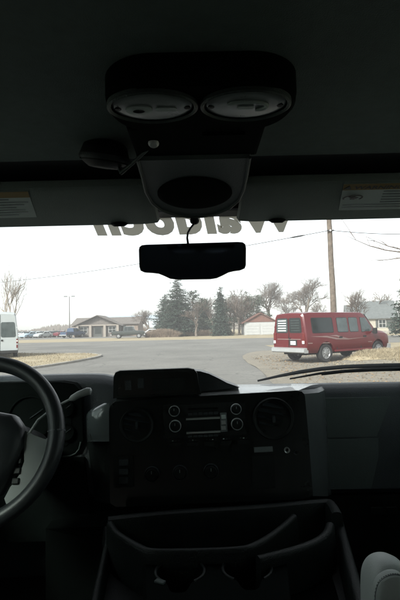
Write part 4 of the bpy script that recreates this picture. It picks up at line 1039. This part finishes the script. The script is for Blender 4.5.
ridge(((258, 556), (275, 552), (300, 545), (318, 537.5), (327, 530), (330, 522)), .011, 1.11, 'tray_wall', hgt=.09)
ridge(((108, 517), (140, 513.5), (180, 510), (260, 505), (322, 499.5), (331, 502), (337, 512)), .014, 1.115, 'back_lip', hgt=.11)
ridge(((106, 526), (107, 540), (103, 560), (96, 590), (92, 612)), .008, 1.06, 'side_lip', hgt=.045)
ridge(((337, 512), (342, 530), (350, 560), (360, 596), (364, 612)), .012, 1.08, 'side_lip', hgt=.065)
obj('side_pocket', prismo([T(292, 566, ZB), T(326, 556, ZB), T(340, 604, ZB), T(296, 606, ZB)], (0, 0, .002)), m_matte, ec, world=True)
obj('tray_mat', prismo([T(128, 538, ZB), T(285, 530, ZB), T(262, 548, ZB), T(155, 553, ZB)], (0, 0, .002)), m_matte, ec, world=True)
obj('cup_tab', bxo(T(160, 582, CT + .001), (.022, .012, .006), MX.Rotation(-.5, 3, 'Z')), m_grey, ec, world=True, bevel=.002)

# ---- passenger seat: only its inboard armrest shows
se = thing('passenger_seat', (.62, .55, .65), 'pale grey vinyl passenger seat with its stitched armrest raised at the lower right', 'seat')
arm = [(363, 660), (362, 612), (362, 590), (363.5, 577), (368, 567.5), (375, 562), (384, 560), (393, 561.5), (401, 567), (408, 577), (412, 592), (414, 625), (414, 660)]
arm = [(p.x, p.y) for p in catmull([V((x, y)) for x, y in arm], 4)]
ac = P(388, 610, .72)
bm = bmesh.new(); rings = []
for f, d in ((.82, -.010), (.93, -.004), (.985, .008), (1.0, .022), (.985, .04), (.92, .055), (.8, .06)):
    rings.append([ac + (P(x + 10, y + 6, .72) - ac) * f + V((0, d, 0)) for x, y in arm])
loft(bm, rings); am = obj('armrest', bm, m_seat, se, world=True, smooth=True)
inner = [(375, 650), (374.5, 605), (375.5, 590), (379, 581), (385, 576), (392, 573.6), (399, 574), (405, 578), (409, 590), (411, 650)]
inner = [(p.x, p.y) for p in catmull([V((x, y)) for x, y in inner], 3)]
bm = bmesh.new(); ic_ = P(392, 612, .705); rings = []
for f, d in ((1.0, .012), (1.0, .0), (.96, -.006), (.8, -.011), (.5, -.013)):
    rings.append([ic_ + (P(x, y, .705) - ic_) * f + V((0, d, 0)) for x, y in inner])
loft(bm, rings); obj('end_panel', bm, m_seat, am, world=True, smooth=True)
m_thread = mat('pale_thread', (.3, .32, .31), .8)
obj('seam', tubeo([P(x, y, .7075) + V((0, -.004, 0)) for x, y in inner], .0014, 6), m_stitch, am, world=True)
for i in range(len(inner) - 1):
    a, b = P(*inner[i], .7), P(*inner[i + 1], .7); n_ = max(1, int((b - a).length / .006))
    if inner[i][1] > 612: continue
    for k in range(n_):
        obj('stitch', tubeo([a.lerp(b, (k + .15) / n_), a.lerp(b, (k + .75) / n_)], .0007, 5), m_thread, am, world=True)
bm = bmesh.new(); loft(bm, [[(x, y, z) for x, y in rrect(.43, .84, .5, .98, .06)] for z in (.82, .84, .93, .95)]); obj('cushion', bm, m_seat, se, world=True, bevel=.012, smooth=True)
bm = bmesh.new(); loft(bm, [[(x, y + (z - .9) * -.22, z) for x, y in rrect(.42, .85, .38, .52, .05)] for z in (.86, .9, 1.3, 1.48, 1.5)]); obj('backrest', bm, m_seat, se, world=True, smooth=True)
obj('arm_bracket', tubeo([(.41, .5, 1.1), (ac.x + .02, .74, 1.12)], .02, 8), m_black, se, world=True)
obj('seat_base', bxo((.63, .74, .735), (.36, .4, .17)), m_black, se, world=True)

# ---- sun visors with their warning labels
def vis(x, t, off=0.): return V((x, 1.055 + .215 * t, 1.936 - .041 * t - off))
m_pict = mat('label_pictogram', (.07, .06, .06), .7)
for s in (-1, 1):
    vr = thing('sun_visor', vis(s * .43, .9), 'grey %s sun visor with a %s warning label, folded up' % (('left', 'small pale') if s < 0 else ('right', 'yellow-headed')), 'sun visor', 'sun visors above the windshield')
    bm = bmesh.new(); ol = rrect(.105, .76, 0, 1, .03, 5); ol = [(x, (t - .5) * 1.0 + .5) for x, t in ol]
    rings = [[vis(s * (.45 + (x - .45) * f), .5 + (t - .5) * f, o) for x, t in ol] for f, o in ((.93, .012), (.985, .008), (1, 0), (.985, -.008), (.93, -.012))]
    loft(bm, rings); obj('visor_pad', bm, m_visor, vr, world=True, smooth=True)
    obj('hem_cord', tubeo([vis(s * x, .985, .005) for x in (.15, .3, .45, .6, .74)], .005, 8), m_visor, vr, world=True, smooth=True)
    obj('visor_clip', latheo([(0, -.004), (.018, -.002), (.02, .006), (.012, .012), (0, .012)], 16, V((0, .2, -1)).normalized(), vis(s * .215, .93, .008), 1.2, .7), m_black, vr, world=True, smooth=True)
    x0, x1, t0, t1 = (-.62, -.392, .03, .68) if s < 0 else (.338, .575, .03, .68)
    def quad(u0, u1, v0, v1, o, th=.0008):
        f = lambda u, v: vis(x0 + (x1 - x0) * u + s * .028 * v, t0 + (t1 - t0) * v, o)
        return prismo([f(u0, v0), f(u1, v0), f(u1, v1), f(u0, v1)], (0, 0, -th))
    lab = obj('warning_label', quad(0, 1, 0, 1, .0125), m_label, vr, world=True)
    obj('label_header', quad(0, 1, 0, .2, .0135), m_yellow, lab, world=True)
    me = text_mesh('WARNING', .024, offset=.0006)
    for v in me.vertices: u, q = v.co.x, v.co.y; v.co = vis(x0 + .03 + u, t0 + (t1 - t0) * .16 - q / .215 * .9, .0150) - vr.location
    link_mesh('header_text', me, m_ink, lab)
    obj('header_symbol', prismo([vis(x0 + .006, t0 + .1, .0148), vis(x0 + .024, t0 + .1, .0148), vis(x0 + .015, t0 + .02, .0148)], (0, 0, -.0006)), m_ink, lab, world=True)
    for i in range(7):
        u0 = .42 if (i < 5 and s > 0) else .03
        obj('text_line', quad(u0, .97 - random.uniform(0, .2), .26 + i * .1, .29 + i * .1, .0135, .0005), m_cheek, lab, world=True)
    if s > 0:
        c = vis(x0 + .042, t0 + (t1 - t0) * .48, .0145)
        obj('prohibition_ring', latheo([(.024, 0), (.024, .001), (.0205, .001), (.0205, 0)], 28, V((0, 0, -1)), c, 1, 1), m_pict, lab, world=True)
        obj('prohibition_bar', bxo(c, (.044, .004, .001), MX.Rotation(.7, 3, 'Z')), m_pict, lab, world=True)
        obj('child_seat_symbol', prismo([c + V((x, y, -.0004)) for x, y in ((-.012, -.01), (.002, -.012), (.013, -.004), (.006, .002), (.008, .012), (-.004, .012), (-.004, .0))], (0, 0, -.0007)), m_pict, lab, world=True)
    obj('pivot_rod', tubeo([vis(s * .76, .5), vis(s * .82, .45, -.03)], .007, 8), m_black, vr, world=True)

# ---- overhead console with two map lamps
oc = thing('overhead_console', (0, .68, 1.96), 'black overhead console with two oval map lamps on the ceiling', 'overhead console')
bm = bmesh.new(); ol = rrect(-.131, .147, .592, .745, .074, 10)
cx_, cy_ = .008, .667
rings = [[(cx_ + (x - cx_) * f, cy_ + (y - cy_) * f, z) for x, y in ol] for f, z in ((1.0, 1.962), (1.0, 1.935), (.985, 1.922), (.94, 1.916))]
loft(bm, rings); obj('housing', bm, m_matte, oc, world=True, smooth=True)
for cx in (-.061, .071):
    c = V((cx, .646, 1.916)); dn = V((0, 0, -1))
    ln = obj('map_lamp', latheo([(.0, .004), (.044, .005), (.053, .003), (.057, .0)], 40, dn, c, 1.04, .76), m_lens, oc, world=True, smooth=True)
    obj('lens_rim', latheo([(.0565, -.004), (.062, -.002), (.062, .005), (.059, .007), (.0565, .004)], 44, dn, c, 1.04, .76), m_grey, ln, world=True, smooth=True)
    if cx < 0:
        obj('bulb_reflector', latheo([(.45, .0), (1.0, .0), (1.0, .0025), (.45, .0035)], 24, dn, c + V((-.02, .003, -.004)), .019, .013), m_label, ln, world=True, smooth=True)
        obj('bulb_reflector', prismo([c + V((x, y, -.0045)) for x, y in rrect(.004, .034, -.003, .007, .0045)], (0, 0, -.002)), m_label, ln, world=True)
    else:
        obj('bulb_reflector', tubeo([c + V((.03 * math.cos(a), .014 * math.sin(a) - .002, -.006)) for a in [rad(-150 + 14 * k) for k in range(16)]], [.0015] + [.003] * 14 + [.0015], 8), m_label, ln, world=True, smooth=True)
        obj('bulb_reflector', prismo([c + V((x, y, -.0045)) for x, y in rrect(-.012, .012, -.002, .006, .0035)], (0, 0, -.002)), m_label, ln, world=True)
    for dx in (-.049, .049): obj('lens_screw', latheo([(.0045, 0), (.0045, .0025), (0, .003)], 10, dn, c + V((dx, 0, -.003))), m_black, ln, world=True)
bx_ = obj('module_box', bxo((.0, .795, 1.939), (.225, .13, .04)), m_matte, oc, world=True, bevel=.006)
obj('screw_head', latheo([(.0, .006), (.006, .005), (.0095, 0)], 14, V((0, -.6, -1)).normalized(), P(153.5, 143.5, .785)), m_ring, bx_, world=True, smooth=True)
obj('connector_strip', bxo((.045, .75, 1.915), (.07, .006, .006)), m_matte, bx_, world=True)
# U-shaped cowl in front of the console
def hz(x, d, off=0.): return V((x, d, 1.915 - (d - .87) / .30 * .035 - off))
ul = [(-.112, .85), (-.112, .93), (-.114, 1.0), (-.108, 1.06), (-.09, 1.11), (-.06, 1.145), (-.025, 1.163), (.012, 1.163), (.047, 1.145), (.077, 1.11), (.096, 1.06), (.102, 1.0), (.102, .93), (.1, .85)]
bm = bmesh.new(); uc = (-.005, 1.0)
loft(bm, [[hz(uc[0] + (x - uc[0]) * f, uc[1] + (d - uc[1]) * f, o) for x, d in ul] for f, o in ((1.02, -.022), (1.01, -.012), (1, -.002), (.96, .004))])
cw_ = obj('front_cowl', bm, m_grey, oc, world=True, smooth=True)
c = hz(-.006, 1.015, .0055)
obj('painted_hollow', latheo([(0, .0025), (.9, .003), (1, 0.0015), (1.03, 0), (1.03, -.003)], 40, V((0, -.117, -1)).normalized(), c, .080, .085), m_matte, cw_, world=True, smooth=True)  # flat black disc, its colour standing in for shade inside a deep oval
obj('cowl_hem', tubeo([hz(uc[0] + (x - uc[0]) * .985, uc[1] + (d - uc[1]) * .985, .004) for x, d in ul], .0035, 8), m_grey, cw_, world=True, smooth=True)
# rounded swivel unit to the left of it
sl_ = thing('swivel_lamp', P(106, 150, .9), 'small black rounded swivel lamp under the ceiling left of the console', 'lamp')
c = P(105, 152, .90)
obj('dome', latheo([(0, .03), (.025, .027), (.042, .012), (.048, -.006), (.044, -.02), (.03, -.03), (0, -.032)], 28, V((.15, -.25, 1)).normalized(), c), m_black, sl_, world=True, smooth=True)
obj('rim_band', latheo([(.0485, -.012), (.0505, -.008), (.0495, -.002), (.047, -.002)], 32, V((.15, -.25, 1)).normalized(), c + V((0, 0, -.006))), m_dash, sl_, world=True, smooth=True)
obj('arm', tubeo([c + V((.03, 0, -.035)), P(121, 173, .88), P(132, 164, .86), P(146, 151, .83), P(153, 145, .81)], [.005, .004, .003, .003, .003], 8), m_grey, sl_, world=True, smooth=True)
obj('mount', bxo(c + V((0, .0, .035)), (.04, .04, .03)), m_black, sl_, world=True)

# ---- rear view mirror on its thin stem
DM = 1.28
rm = thing('rear_view_mirror', P(192, 223, 1.40), 'wide black rear view mirror hanging on a thin cable stem', 'rear view mirror')
mo = [(138.5, 250), (139.2, 247), (141.5, 245.2), (146, 244.6), (192, 243.2), (238, 241.8), (243, 242.2), (245.6, 244.2), (246.4, 248), (246.2, 265), (245, 268.2), (241, 270), (235, 270.8), (229, 272.2), (222, 275.8), (217, 278), (211, 279), (178, 279.6), (170, 278.6), (164, 275.8), (158, 273.4), (151, 272.6), (144, 272.2), (140.2, 270.4), (139, 266.5)]
mc = P(192, 259, DM)
bm = bmesh.new(); loft(bm, [[mc + (P(x, y, DM) - mc) * f + V((0, d, 0)) for x, y in mo] for f, d in ((.975, -.004), (.995, -.001), (1, .006), (.98, .02), (.85, .034), (.5, .04))])
obj('housing', bm, m_black, rm, world=True, smooth=True)
obj('mirror_pane', prismo([mc + (P(x, y, DM) - mc) * .945 + V((0, -.0052, 0)) for x, y in mo], (0, .003, 0)), m_mirror, rm, world=True)
obj('stem', tubeo([W(194.5, 220, -.008), P(193.4, 224.5, 1.395), P(190.2, 228.5, 1.375), P(187.8, 233, 1.35), P(187.2, 238, 1.325), P(188, 243.5, 1.305), P(188.5, 250, 1.30)], [.004, .0034, .003, .003, .003, .0034, .004], 10), m_black, rm, world=True, smooth=True)
obj('glass_mount', latheo([(.014, 0), (.014, .006), (.008, .012), (0, .012)], 16, V((0, -.678, -.735)), W(194.5, 219.5, -.002)), m_black, rm, world=True)

# ================================================================== AIR
HAZE = 0.0011
bm = bmesh.new(); box(bm, (0, 0, 6.6), (1300, 1300, 15.2))
hm = bpy.data.materials.new('haze_air'); hm.use_nodes = True; hn = hm.node_tree; hn.nodes.clear()
ho_ = hn.nodes.new('ShaderNodeOutputMaterial'); pv = hn.nodes.new('ShaderNodeVolumePrincipled')
pv.inputs['Color'].default_value = (.97, .98, .99, 1); pv.inputs['Density'].default_value = HAZE; pv.inputs['Anisotropy'].default_value = 0.
hn.links.new(pv.outputs[0], ho_.inputs['Volume'])
tag(obj('haze', bm, hm), 'pale winter haze in the air over the street', 'haze', kind='stuff')
